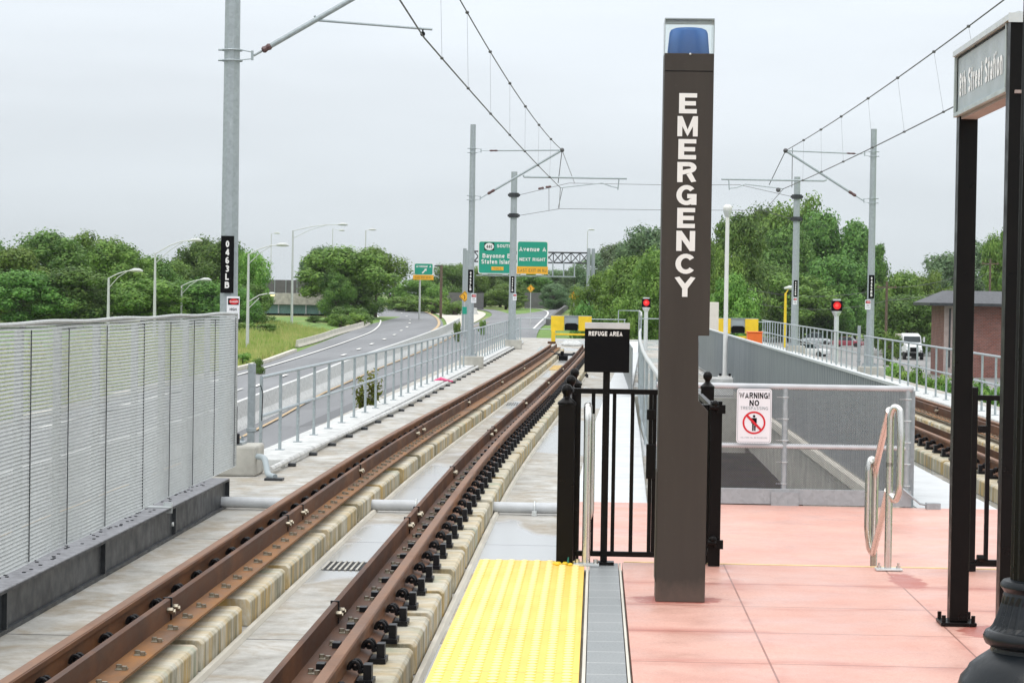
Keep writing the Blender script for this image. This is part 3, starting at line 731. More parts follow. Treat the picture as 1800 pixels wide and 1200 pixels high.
def plinths(fx, x0, x1, y0, y1, zt, label, ln=2.45, gap=.10, seed=1):
    rnd = random.Random(seed); y = y0; k = 0
    while y < y1:
        l_ = ln*rnd.uniform(.7, 1.12); a, b = fx(y+l_/2)+x0, fx(y+l_/2)+x1
        sh = fx(y+l_)-fx(y); c = .022
        o = MB()
        def ring(yy, i):
            s = fx(yy)-fx(y+l_/2)
            return [(a+s-.0+i, yy, SLAB+.002), (b+s-i, yy, SLAB+.002), (b+s-i, yy, zt-c), (b+s-c-i, yy, zt), (a+s+c+i, yy, zt), (a+s+i, yy, zt-c)]
        o.loft([ring(y, .012), ring(y+.02, 0), ring(y+l_-.02, 0), ring(y+l_, .012)])
        ob = o.build('concrete_plinth', m_plinth, bevel=.006); tag(ob, label, 'plinth', 'rail plinths')
        y += l_+gap*rnd.uniform(.6, 1.6); k += 1
zt = RT_-.20
plinths(xl, -.755-.17, -.755+.50, 7.4, 91, zt, 'stained cream concrete block carrying the leftmost rail', 2.2, .26, 3)
plinths(xl, .755-.30, .755+.27, 7.2, 91, zt, 'pale concrete block carrying the rail nearest the yellow tactile paving', 1.3, .20, 4)
plinths(xr, -.755-.27, -.755+.47, 18, 91, zt, 'pale concrete block carrying the near rail of the right-hand track', 1.3, .09, 5)
plinths(xr, .755-.50, .755+.2, 18, 91, zt, 'yellow stained concrete block carrying the far rail of the right-hand track', 1.3, .09, 6)
# mortar lines at the plinth feet
mb = MB(); mb.sweep([(-.03, 0), (.03, 0), (.015, .03), (-.015, .03)], path(xl, -.755+.53, 7, 91, SLAB+.001)); mb.sweep([(-.03, 0), (.03, 0), (.015, .03), (-.015, .03)], path(xl, .755+.30, 7, 91, SLAB+.001)); struct(mb, 'mortar_fillet', m_conc_lt)

# crossing conduit
r = thing('conduit_pipe', 'pale grey conduit pipe crossing the deck under both rails of the left track', 'pipe', (-3.9, 24.2, SLAB))
mb = MB(); mb.cyl((-3.95, 24.35, SLAB+.075), (-.27, 24.35, SLAB+.075), .058, n=16); mb.build('pipe_run', m_pipe, r, smooth=True)
for x in (-1.86, -.62):
    mb = MB(); mb.tube([(x, 24.35+.066*math.cos(t), SLAB+.075+.066*math.sin(t)) for t in [PI*k/8 for k in range(-1, 10)]], .009, 6); mb.box(x-.025, x+.025, 24.20, 24.28, SLAB+.002, SLAB+.05); mb.build('pipe_clamp', m_alu, r)
mb = MB(); mb.cyl((-3.99, 24.35, SLAB+.075), (-3.94, 24.35, SLAB+.075), .066, n=16); mb.build('pipe_collar', m_pipe, r)
# deck drain
c = zp(613, 995, SLAB)
r = thing('drain_grate', 'slotted black drain grate in the deck between the left-hand rails', 'drain', (c.x, c.y, SLAB))
mb = MB(); mb.box(c.x-.19, c.x+.19, c.y-.30, c.y+.30, SLAB+.001, SLAB+.004); mb.build('drain_pit', m_blk, r)
mb = MB()
for k in range(9): mb.box(c.x-.19+k*.0475-.009, c.x-.19+k*.0475+.009, c.y-.3, c.y+.3, SLAB+.004, SLAB+.012)
mb.build('grate_bars', m_conc, r)
c = zp(905, 710, SLAB); mb = MB()
for k in range(7): mb.box(c.x-.16+k*.05, c.x-.14+k*.05, c.y-.6, c.y+.6, SLAB+.001, SLAB+.006)
tag(mb.build('drain_grate', m_black), 'small far drain grate between the rails of the left track', 'drain')

# ------------------------------------------------------------ mesh screen fence and beam (left)
BX = -3.88
r = thing('steel_beam', 'dark grey painted steel beam on the deck at the foot of the mesh screen', 'beam', (BX, 13, SLAB))
mb = MB(); mb.box(BX-.23, BX, -2, 24.6, SLAB+.002, SLAB+.03); mb.box(BX-.05, BX-.03, -2, 24.6, SLAB+.03, -.47); mb.box(BX-.13, BX+.012, -2, 24.6, -.47, -.452); mb.box(BX-.029, BX+.012, 24.585, 24.6, SLAB+.03, -.47); mb.build('beam_web', m_beam, r)
mb = MB(); mb.box(BX-.40, BX+.008, -2, 24.6, -.4515, -.444); mb.build('beam_flange', m_beamtop, r)
for y in (9.2, 12.2, 15.3, 18.4, 21.5):
    mb = MB(); mb.box(BX-.029, BX+.004, y-.012, y+.012, SLAB+.031, -.471); mb.build('stiffener', m_beam, r)
mb = MB(); mb.box(BX-.06, BX+.02, 21.2, 21.22, -.5, -.40); mb.box(BX-.40, BX+.02, 21.1, 21.24, -.443, -.436); mb.cyl((BX+.02, 21.21, -.6), (BX+.035, 21.21, -.6), .02); mb.build('splice_plate', m_alu, r)
rnd = random.Random(5); mb = MB()
for k in range(150):
    y = 11+k*.09; x = BX-.08-rnd.random()*.2; mb.box(x-.012, x+.012, y-.012, y+.012, -.443, -.438)
mb.build('flange_debris', m_beam, r)
SX = -4.08
r = thing('mesh_screen_fence', 'tall galvanised expanded mesh screen fence on the dark beam at left', 'fence', (SX, 13, -.45))
mb = MB(); y0, y1 = 11.5, 26.3; nseg = 260
NS = 61
for k in range(NS):
    z = -.435+k*.0285
    ring = []
    for i in range(nseg+1):
        y = y0+(y1-y0)*i/nseg
        wz = .0028*math.sin(i*PI/1.0+k*PI) + .004*math.sin(y*2.3+k*.05)
        wx = .006*math.sin(y*1.3)+.004*math.sin(y*3.1)
        ring.append((y, wx, wz))
    n0 = len(mb.v)
    for y, wx, wz in ring: mb.v += [(SX+wx+.008, y, z+wz-.0088), (SX+wx-.008, y, z+wz+.0106)]
    for i in range(nseg): mb.f.append((n0+2*i, n0+2*i+2, n0+2*i+3, n0+2*i+1))
for i in range(int((y1-y0)/.045)):
    y = y0+i*.045; mb.quad((SX+.002, y-.004, -.44), (SX+.002, y+.004, -.44), (SX+.002, y+.004, 1.27), (SX+.002, y-.004, 1.27))
mb.build('expanded_mesh', m_mesh, r, fix=False)
mb = MB(); mb.tube([(SX, y0+(y1-y0)*i/40, 1.290+.006*math.sin(i*.9)) for i in range(41)], .016, 8); mb.cyl((SX, y1, -.44), (SX, y1, 1.28), .018); mb.build('top_rail', m_mesh, r, smooth=True)
for y in (11.8, 13.1, 14.3, 15.45, 16.6, 17.8, 19.2, 20.8, 22.1, 23.4, 24.7, 26.1):
    mb = MB(); mb.box(SX-.09, SX-.035, y-.03, y+.03, -.44, 1.24); mb.build('post', m_mesh, r)
    mb = MB(); mb.box(SX+.010, SX+.016, y+.05, y+.062, -.43, 1.24); mb.build('panel_seam', m_beam, r)

# ------------------------------------------------------------ railings
def railing(label, base, top, xs_, y0, y1, pitch, name='deck_railing', mesh=False, mid=True, rr=.024, ends=()):
    """xs_(Y) gives X along the line."""
    r = thing(name, label, 'railing', (xs_(y0), y0, base))
    n = max(2, int((y1-y0)/3)+1); ys_ = [y0+(y1-y0)*k/(n-1) for k in range(n)]
    mb = MB(); mb.tube([(xs_(y), y, top) for y in ys_], rr, 8); mb.build('top_rail', m_galv2, r, smooth=True)
    if mid: mb = MB(); mb.tube([(xs_(y), y, (top+base)/2+.02) for y in ys_], rr*.9, 8); mb.build('mid_rail', m_galv2, r, smooth=True)
    y = y0; post = None
    while y <= y1+.01:
        if post is None:
            mb = MB(); mb.cyl((xs_(y), y, base), (xs_(y), y, top-.015), rr*.95, n=8); mb.box(xs_(y)-.06, xs_(y)+.06, y-.06, y+.06, base-.002, base+.012)
            post = mb.build('post', m_galv2, r, smooth=True); py = y
        else:
            o = post.copy(); COL.objects.link(o); o.location = (xs_(y)-xs_(py), y-py, 0)
        y += pitch
    return r
LR = [(25, -4.40), (31, -4.36), (46, -4.14), (72, -3.96), (113, -3.77)]
fl = lambda Y: pw(LR, Y)
railing('long galvanised pipe railing on the left deck edge, from the first mast to the second', -.64, .42, fl, 30.3, 71.2, 1.72)
railing('galvanised pipe railing on the left deck edge beyond the second mast', -.64, .42, fl, 73.2, 113, 1.72)
RR_ = [(14, 7.45), (60, 7.68), (113, 7.9)]
fr_ = lambda Y: pw(RR_, Y)
railing('galvanised pipe railing on the right deck edge in front of the brick building', -.60, .52, fr_, 22, 67.6, 1.62)
railing('galvanised pipe railing on the right deck edge beyond the nearer right mast', -.60, .52, fr_, 69.2, 112, 1.62)
# stanchion plates at railing joints
for x, y, lb in ((fl(30)-.02, 29.6, 'thick galvanised stanchion where the left railing begins beside the first mast'), (fl(72.2), 72.4, 'galvanised stanchion behind the second left mast'), (fr_(68.4)-.06, 68.4, 'tall galvanised stanchion beside the nearer right mast')):
    mb = MB(); mb.box(x-.045, x+.045, y-.04, y+.04, -.74, .80 if x > 0 else .62); mb.box(x-.06, x+.06, y-.05, y+.05, -.25, -.20)
    tag(mb.build('stanchion', m_galv, bevel=.006), lb, 'post')
# railing across the end of the left track
r = thing('end_railing', 'galvanised pipe railing across the deck end behind the yellow buffer stop', 'railing', (-1, 113.4, -.6))
for z in (.42, -.1):
    mb = MB(); mb.tube([(-3.77, 113.4, z), (1.4, 113.4, z)], .022, 8); mb.build('rail', m_galv2, r)
for k in range(4):
    mb = MB(); mb.cyl((-3.7+k*1.68, 113.4, SLAB), (-3.7+k*1.68, 113.4, .42), .022, n=8); mb.build('post', m_galv2, r)
# walkway mesh railing left side of stair well
WR = [(23.9, .70), (28, .72), (36, .74), (46, .86), (60, 1.10), (68, 1.30), (80, 1.46), (92, 1.60)]
fw = lambda Y: pw(WR, Y)
def wire_mesh(mb, P0, P1, z0a, z0b, z1a, z1b, pitch=.03, w=.004):
    """diamond wire mesh in the vertical plane from P0 to P1; z0=bottom, z1=top at both ends"""
    P0 = Vector(P0); P1 = Vector(P1); Ln = (P1-P0).length; H = z1a-z0a; nrm = Vector((P1.y-P0.y, -(P1.x-P0.x), 0)).normalized()*w*.5
    def pt(u, v): p = P0.lerp(P1, u/Ln); return Vector((p.x, p.y, lerp(z0a, z0b, u/Ln)+v*(lerp(z1a, z1b, u/Ln)-lerp(z0a, z0b, u/Ln))/H))
    for sgn in (1, -1):
        u = -H
        while u < Ln+H:
            a = (u, 0.0); b = (u+H, H) if sgn > 0 else (u-H, H)
            pts = []
            lo, hi = 0.0, 1.0
            du = b[0]-a[0]
            t0 = (0-a[0])/du; t1 = (Ln-a[0])/du
            lo = max(lo, min(t0, t1)); hi = min(hi, max(t0, t1))
            if hi > lo+1e-4:
                A = pt(a[0]+du*lo, H*lo); B = pt(a[0]+du*hi, H*hi); up = Vector((0, 0, w))
                mb.quad(A-up, B-up, B+up, A+up)
            u += pitch
def mesh_rail(label, pts, base, top, cap_r=.03):
    r = thing('mesh_railing', label, 'railing', (pts[0][0], pts[0][1], base))
    mb = MB(); mb.tube([(x, y, top) for x, y in pts], cap_r, 8); mb.build('top_rail', m_mesh, r, smooth=True)
    mb = MB()
    for a, b in zip(pts, pts[1:]): wire_mesh(mb, (*a, 0), (*b, 0), base+.08, base+.08, top, top, .06, .006)
    mb.build('wire_mesh', m_galv2, r, fix=False)
    for x, y in pts:
        mb = MB(); mb.cyl((x, y, base), (x, y, top), .022, n=8); mb.build('post', m_galv2, r)
    mb = MB()
    for a, b in zip(pts, pts[1:]): mb.bar((a[0], a[1], base+.06), (b[0], b[1], base+.06), .01, .12)
    mb.build('kick_plate', m_galv2, r); return r
mesh_rail('galvanised mesh railing along the right side of the pale walkway, behind the brown emergency pillar', [(fw(y), y) for y in (23.95, 27, 30.5, 34, 38, 42, 47, 52, 58, 64)], WALK, .65)
mesh_rail('tall far mesh railing beyond the walkway near the left red signal', [(1.25, 66), (1.40, 74), (1.55, 82), (1.62, 90)], WALK, 1.0)
r = thing('gate_frame', 'thin pipe gate frame across the far end of the pale walkway', 'gate', (.83, 90.5, WALK))
mb = MB(); mb.tube([(.83, 90.5, WALK), (.83, 90.5, 1.0), (1.6, 90.5, 1.0)], .02, 6); mb.build('frame', m_galv2, r)
mb = MB(); mb.tube([(1.62, 90.5, .70), (3.1, 90.5, .70)], .02, 6); mb.cyl((3.1, 90.5, WALK), (3.1, 90.5, .7), .02); mb.build('side_rail', m_galv2, r)
# ribbed steel sheet wall
r = thing('ribbed_steel_wall', 'long grey ribbed steel sheet wall running along the stairwell', 'wall', (3.2, 23.9, WALK))
mb = MB(); pts = []; y = 23.95; k = 0
while y < 76: pts.append((PX1-.02+(.016 if k % 4 in (0, 1) else 0), y)); y += .05 if k % 2 else .07; k += 1
n0 = len(mb.v)
for x, y in pts: mb.v += [(x, y, WALK+.006), (x, y, .63)]
for i in range(len(pts)-1): mb.f.append((n0+2*i, n0+2*i+2, n0+2*i+3, n0+2*i+1))
mb.build('ribbed_sheet', m_corr, r, fix=False)
mb = MB(); mb.box(PX1-.04, PX1+.03, 23.95, 76, .631, .665); mb.build('top_cap', m_alu, r)
for k in range(17):
    mb = MB(); mb.box(PX1+.005, PX1+.05, 24+k*3.0, 24.05+k*3.0, WALK+.006, .63); mb.build('post', m_galv2, r)
# left well side: same sheet wall seen behind the pillar
mb = MB(); mb.box(PX0-.02, PX0+.0, 50, 66, WALK, .45); tag(mb.build('steel_panel', m_corr), 'grey steel panel behind the brown emergency pillar beyond the stairwell', 'panel')

# ------------------------------------------------------------ chain fence across the stairwell with warning sign
FY = 23.82
zb = LAND
r = thing('chain_link_fence', 'galvanised chain link fence with pipe rails closing off the stairwell', 'fence', (2, FY, zb))
xa, xb = .62, 3.19
ta = wp(1258, 674, FY).z; tb = wp(1598, 687, FY).z; ta = (ta+tb)/2; tb = ta
mid_ = (wp(1440, 785, FY).z)
mb = MB(); mb.tube([(xa, FY, ta), (xb, FY, tb)], .030, 12); mb.ball((xb, FY, tb), .036); mb.build('top_rail', m_pipe, r, smooth=True)
mb = MB(); mb.tube([(xa, FY, mid_), (xb, FY, mid_)], .027, 12); mb.build('mid_rail', m_pipe, r, smooth=True)
for x in (.70, 1.93, 3.17):
    mb = MB(); mb.cyl((x, FY, zb), (x, FY, tb-.02), .030, n=12); mb.build('post', m_galv2, r, smooth=True)
    mb = MB()
    for k in range(5): z = zb+.22+k*.22; mb.tube([(x-.036, FY-.005, z), (x, FY-.037, z), (x+.036, FY-.005, z)], .006, 5); mb.box(x-.085, x-.035, FY-.01, FY-.004, z-.004, z+.004)
    mb.build('tension_band', m_alu, r)
mb = MB(); mb.prism_z([(1.8, FY-.05), (2.08, FY-.05), (2.08, FY-.045), (1.8, FY-.045)], zb+.0, zb+.14); mb.build('base_plate', m_galv, r)
mb = MB(); mb.box(xa, xb+.03, FY-.035, FY-.025, zb+.01, zb+.17); mb.build('kick_plate', m_galv, r, bevel=.003)
mb = MB(); wire_mesh(mb, (xa, FY-.02, 0), (xb, FY-.02, 0), zb+.16, zb+.16, ta, tb, .024, .0022); mb.build('wire_mesh', m_wiremesh, r, fix=False)
mb = MB(); mb.tube([(3.12, FY-.06, zb+.2), (3.3, FY-.1, zb+.05), (3.42, FY-.1, zb+.03)], .012, 6); mb.box(3.36, 3.5, FY-.16, FY-.04, zb, zb+.06); mb.build('foot_bracket', m_galv, r)
# warning sign
sy = FY-.06; pa = wp(1295, 682, sy); pb = wp(1356, 779, sy); cx = (pa.x+pb.x)/2; cz = (pa.z+pb.z)/2; w2 = .177; h2 = .277
r = thing('warning_sign', 'white no trespassing warning sign with crossed-out standing figure on the chain link fence', 'sign', (cx, sy, cz))
def rrect(cx, cz, w, h, c, n=5):
    P = []
    for qx, qz, a0 in ((1, 1, 0), (-1, 1, PI/2), (-1, -1, PI), (1, -1, 1.5*PI)):
        for k in range(n+1):
            a = a0+PI/2*k/n; P.append((cx+qx*(w-c)+c*math.cos(a), cz+qz*(h-c)+c*math.sin(a)))
    return P
m_signw = M('white sign enamel', (.80, .81, .84), .4, 0, .03)
mb = MB(); mb.prism_y(rrect(cx, cz, w2, h2, .03), sy-.003, sy); mb.build('sign_panel', m_signw, r)
mb = MB(); A = rrect(cx, cz, w2-.010, h2-.010, .024); B = rrect(cx, cz, w2-.014, h2-.014, .021)
for i in range(len(A)): j = (i+1) % len(A); mb.quad((A[i][0], sy-.0045, A[i][1]), (A[j][0], sy-.0045, A[j][1]), (B[j][0], sy-.0045, B[j][1]), (B[i][0], sy-.0045, B[i][1]))
mb.build('border', m_signframe, r, fix=False)
text('lettering', [('WARNING!', (cx, sy-.005, cz+.206), .083, .80), ('NO', (cx, sy-.005, cz+.130), .083, .95)], m_blk, r, (1, 0, 0), (0, 0, 1), t=.20)
text('small_lettering', [('TRESPASSING', (cx, sy-.005, cz+.078), .046, .95), ('VIOLATORS WILL BE PROSECUTED', (cx, sy-.005, cz-.222), .018, .95)], m_signframe, r, (1, 0, 0), (0, 0, 1), .0006, .0)
zc = cz-.07; mb = MB(); n = 40
for k in range(n):
    a, b = 2*PI*k/n, 2*PI*(k+1)/n
    mb.quad(*[(cx+q*math.cos(t), sy-.0062, zc+q*math.sin(t)) for q, t in ((.098, a), (.098, b), (.116, b), (.116, a))])
d = .0085*1.0; s2 = .70711; L_ = .102
mb.quad(*[(cx+x, sy-.0066, zc+z) for x, z in ((-L_*s2-d, L_*s2-d), (L_*s2-d, -L_*s2-d), (L_*s2+d, -L_*s2+d), (-L_*s2+d, L_*s2+d))])
mb.build('prohibition_ring', m_red, r, fix=False)
mb = MB(); mb.prism_y([(cx+.013*math.cos(t), zc+.066+.013*math.sin(t)) for t in [2*PI*k/12 for k in range(12)]], sy-.0058, sy-.0032)
mb.prism_y([(cx-.028, zc+.048), (cx+.028, zc+.048), (cx+.028, zc-.005), (cx+.019, zc-.005), (cx+.019, zc+.032), (cx+.017, zc-.082), (cx+.003, zc-.082), (cx+.0025, zc-.02), (cx-.0025, zc-.02), (cx-.003, zc-.082), (cx-.017, zc-.082), (cx-.019, zc+.032), (cx-.019, zc-.005), (cx-.028, zc-.005)], sy-.0057, sy-.0033)
mb.build('figure', m_blk, r)

# ------------------------------------------------------------ emergency pillar
ey = 12.0; s_ = 4100/ey
def ex(px, py=600): return wp(px, py, ey-.13).x
pzt = wp(1213, 94, ey-.13).z; px0, px1 = wp(1161.5, 500, ey-.13).x, wp(1248.5, 500, ey-.13).x
r = thing('emergency_pillar', 'tall dark brown emergency call pillar lettered in white with a blue beacon on top', 'emergency pillar', ((px0+px1)/2, ey, 0))
z1 = wp(1240, 590, ey-.13).z; z2 = wp(1240, 704, ey-.13).z; z3 = wp(1240, 722, ey-.13).z
poly = [(px0, 0), (px1, 0), (px1, z3), (px1-.050, z2), (px1-.056, z1), (px1, z1), (px1, pzt), (px0, pzt)]
yb = ey+.13
mb = MB(); mb.prism_y(poly, ey-.13, yb); mb.build('pillar_body', m_brown, r, bevel=.004)
mb = MB(); mb.box(px0-.004, px0-.001, ey-.12, yb-.01, .10, .66); mb.build('access_cover', m_brown, r)
for z in (pzt-.09,):
    mb = MB(); mb.box(px0+.003, px1-.003, ey-.1312, ey-.1302, z-.002, z+.002); mb.build('panel_seam', m_blk, r)
mb = MB(); mb.box(px1-.058, px1-.050, ey-.09, yb-.06, z2+.03, z1-.03); mb.build('speaker_panel', m_signframe, r)
zc0 = wp(1212, 182, ey-.13).z; dz = (wp(1212, 182, ey-.13).z-wp(1212, 504, ey-.13).z)/8
cxm = (px0+px1)/2-.001
text('lettering', [(ch, (cxm-.002, ey-.1335, zc0-dz*k), .142, {'E': 1.34, 'M': 1.12, 'R': 1.25, 'G': 1.22, 'N': 1.24, 'C': 1.26, 'Y': 1.25}[ch]) for k, ch in enumerate('EMERGENCY')], m_wht, r, (1, 0, 0), (0, 0, 1), .0015, t=.215)
# beacon with lens and clear cover
mb = MB(); mb.lathe(cxm, ey, [(.108, pzt+.001), (.108, pzt+.006), (.104, pzt+.05), (.098, pzt+.115), (.091, pzt+.13), (.074, pzt+.138), (.02, pzt+.142)], 32); bl = mb.build('beacon_lens', m_blue, r, smooth=True)
mb = MB(); mb.cyl((cxm, ey, pzt), (cxm, ey, pzt+.10), .045, n=12); mb.build('beacon_lamp', m_blk, r)
hc = .172; gx = .126
mb = MB()
for (a, b, c_, d_) in ((cxm-gx, cxm+gx, ey-.126, ey-.122), (cxm-gx, cxm+gx, ey+.122, ey+.126), (cxm-gx, cxm-gx+.004, ey-.1215, ey+.1215), (cxm+gx-.004, cxm+gx, ey-.1215, ey+.1215)): mb.box(a, b, c_, d_, pzt+.001, pzt+hc)
mb.box(cxm-gx, cxm+gx, ey-.126, ey+.126, pzt+hc+.001, pzt+hc+.005); mb.build('clear_cover', m_glass, r)
mb = MB(); mb.box(cxm-gx-.001, cxm-gx+.003, ey-.1285, ey-.1245, pzt, pzt+hc); mb.box(cxm+gx-.003, cxm+gx+.001, ey-.1285, ey-.1245, pzt, pzt+hc); mb.box(cxm-gx, cxm+gx, ey-.1285, ey-.1245, pzt+hc, pzt+hc+.006); mb.build('cover_edge', m_signframe, r)
mb = MB(); mb.ball((cxm+.005, ey-.134, pzt-.004), .006); mb.build('cover_screw', m_alu, r)

# ------------------------------------------------------------ black fence, gates, refuge sign
def ball_post(mb, x, y, zb, zt, w=.048):
    mb.box(x-w, x+w, y-w, y+w, zb, zt-.10)
    mb.lathe(x, y, [(w*1.12, zt-.10), (w*1.12, zt-.085), (w*.75, zt-.07), (.018, zt-.055), (.018, zt-.045), (.030, zt-.028), (.033, zt-.012), (.028, zt+.006), (.014, zt+.018)], 16)
FYB = 13.5
r = thing('picket_fence', 'black steel picket fence closing the stair head left of the brown pillar', 'fence', (.2, FYB, 0))
x0, x1 = -.155, .40
for x, y, zb_ in ((-.165, FYB-.05, .002), (-.160, 14.95, -.55), (-.150, 16.4, -.55)):
    mb = MB(); ball_post(mb, x, y, zb_, 1.02); mb.build('post', m_bpaint, r, smooth=True, bevel=.002)
mb = MB(); mb.box(x0+.03, x1, FYB-.02, FYB+.012, .985, 1.015); mb.build('top_rail', m_bpaint, r, bevel=.003)
mb = MB(); mb.box(x0+.05, x1, FYB-.02, FYB+.012, .045, .075); mb.build('bottom_rail', m_bpaint, r, bevel=.003)
for px in (1014, 1041, 1078, 1110, 1142, 1149):
    x = wp(px, 840, FYB).x; mb = MB(); mb.box(x-.011, x+.011, FYB-.014, FYB+.008, .075, .985); mb.build('picket', m_bpaint, r)
for k, (y0, y1) in enumerate(((13.55, 14.9), (15.0, 16.35))):
    mb = MB(); mb.box(-.17, -.15, y0, y1, .90, .93); mb.box(-.17, -.15, y0, y1, -.05, -.02); mb.build('side_rail', m_bpaint, r)
    for j in range(11):
        y = y0+.08+j*.12; mb = MB(); mb.box(-.168, -.152, y-.008, y+.008, -.02, .90); mb.build('picket', m_bpaint, r)
mb = MB(); x = wp(1146, 735, FYB).x; mb.box(x-.03, x+.02, FYB-.03, FYB+.02, .84, .90); mb.build('latch', m_bpaint, r, bevel=.005); mb = MB(); mb.box(x-.03, x+.02, FYB-.03, FYB+.02, .50, .70); mb.build('lock_box', m_bpaint, r, bevel=.005)
r = thing('picket_gate', 'open black steel gate leaf with latches immediately right of the brown pillar', 'gate', (.72, FYB, 0))
xg = wp(1257, 840, FYB).x
mb = MB(); mb.box(xg-.034, xg+.034, FYB-.03, FYB+.03, .003, .955); mb.build('gate_stile', m_bpaint, r, bevel=.004)
for z in (.92, .14):
    mb = MB(); mb.cyl((xg-.04, FYB-.05, z), (xg+.01, FYB-.05, z), .018); mb.box(xg, xg+.05, FYB-.06, FYB-.02, z-.035, z+.015); mb.ball((xg-.01, FYB-.05, z+.02), .022); mb.build('hinge', m_bpaint, r, smooth=True)
for k in range(12):
    y = FYB+.25+k*.12; mb = MB(); mb.box(xg-.03, xg-.012, y-.008, y+.008, .07, .90); mb.build('picket', m_bpaint, r)
for z in (.90, .05): mb = MB(); mb.box(xg-.034, xg-.008, FYB+.03, 15.1, z, z+.03); mb.build('gate_rail', m_bpaint, r)
xg2 = wp(1234, 840, FYB+.08).x
mb = MB(); mb.box(xg2-.05, xg2+.035, FYB+.06, FYB+.13, .003, .93); tag(mb.build('fence_post', m_bpaint, bevel=.004), 'plain black steel post half hidden behind the right edge of the brown pillar', 'post')
c = wp(1244, 660, 16.4); mb = MB(); ball_post(mb, c.x, 16.4, -.55, c.z+.01, .045); tag(mb.build('fence_post', m_bpaint, smooth=True), 'black post with ball cap right behind the brown pillar', 'post')
# right side gate
r = thing('picket_gate', 'black steel picket gate at far right behind the station name sign posts', 'gate', (2.3, FYB, 0))
xs0 = wp(1703, 840, FYB).x
mb = MB(); mb.box(xs0-.045, xs0+.040, FYB-.03, FYB+.05, .05, 1.06); mb.box(xs0-.05, xs0+.045, FYB-.035, FYB+.055, .003, .05); mb.build('gate_post', m_bpaint, r, bevel=.004)
mb = MB(); mb.box(xs0+.04, xs0+1.3, FYB-.015, FYB+.015, .985, 1.015); mb.build('top_rail', m_bpaint, r)
mb = MB(); mb.box(xs0+.02, xs0+1.3, FYB-.02, FYB+.02, .03, .068); mb.build('bottom_rail', m_bpaint, r)
for k in range(10):
    x = xs0+.105+k*.115; mb = MB(); mb.box(x-.012, x+.012, FYB-.012, FYB+.012, .068, .985); mb.build('picket', m_bpaint, r)
mb = MB(); mb.box(xs0+.045, xs0+.10, FYB-.03, FYB, .80, .84); mb.build('latch', m_bpaint, r); mb = MB(); mb.cyl((xs0+.05, FYB-.03, .08), (xs0+.09, FYB-.03, .08), .02); mb.build('hinge', m_bpaint, r)
c = wp(1703, 664, 16.4); mb = MB(); ball_post(mb, c.x, 16.4, -.55, c.z+.01, .05); tag(mb.build('fence_post', m_bpaint, smooth=True), 'black post with ball cap behind the station name sign', 'post')
# refuge sign
c0 = wp(1067, 612, FYB-.02); hw = .129
r = thing('refuge_area_sign', 'square black refuge area sign on a slim post at the picket fence', 'sign', (c0.x, FYB-.03, 0))
zt_ = wp(1067, 567, FYB-.04).z; zm = wp(1067, 578, FYB-.04).z; zl = wp(1067, 654, FYB-.04).z
mb = MB(); mb.box(c0.x-.020, c0.x+.020, FYB-.055, FYB-.024, .003, zl+.05); mb.build('sign_post', m_bpaint, r, bevel=.003)
mb = MB(); mb.box(c0.x-hw, c0.x+hw, FYB-.085, FYB-.06, zl, zm); mb.build('sign_panel', m_blk, r, bevel=.003)
mb = MB(); mb.box(c0.x-hw, c0.x+hw, FYB-.09, FYB-.055, zm+.001, zt_); mb.build('sign_cap', M('pale grey cap', (.55, .55, .56), .5), r, bevel=.002)
text('lettering', [('REFUGE AREA', (c0.x-.010, FYB-.088, zm-.027), .037, .80)], m_wht, r, (1, 0, 0), (0, 0, 1), t=.23)
mb = MB(); mb.box(c0.x-.05, c0.x+.06, FYB-.09, FYB+.0, .003, .02); mb.build('base_plate', m_bpaint, r)

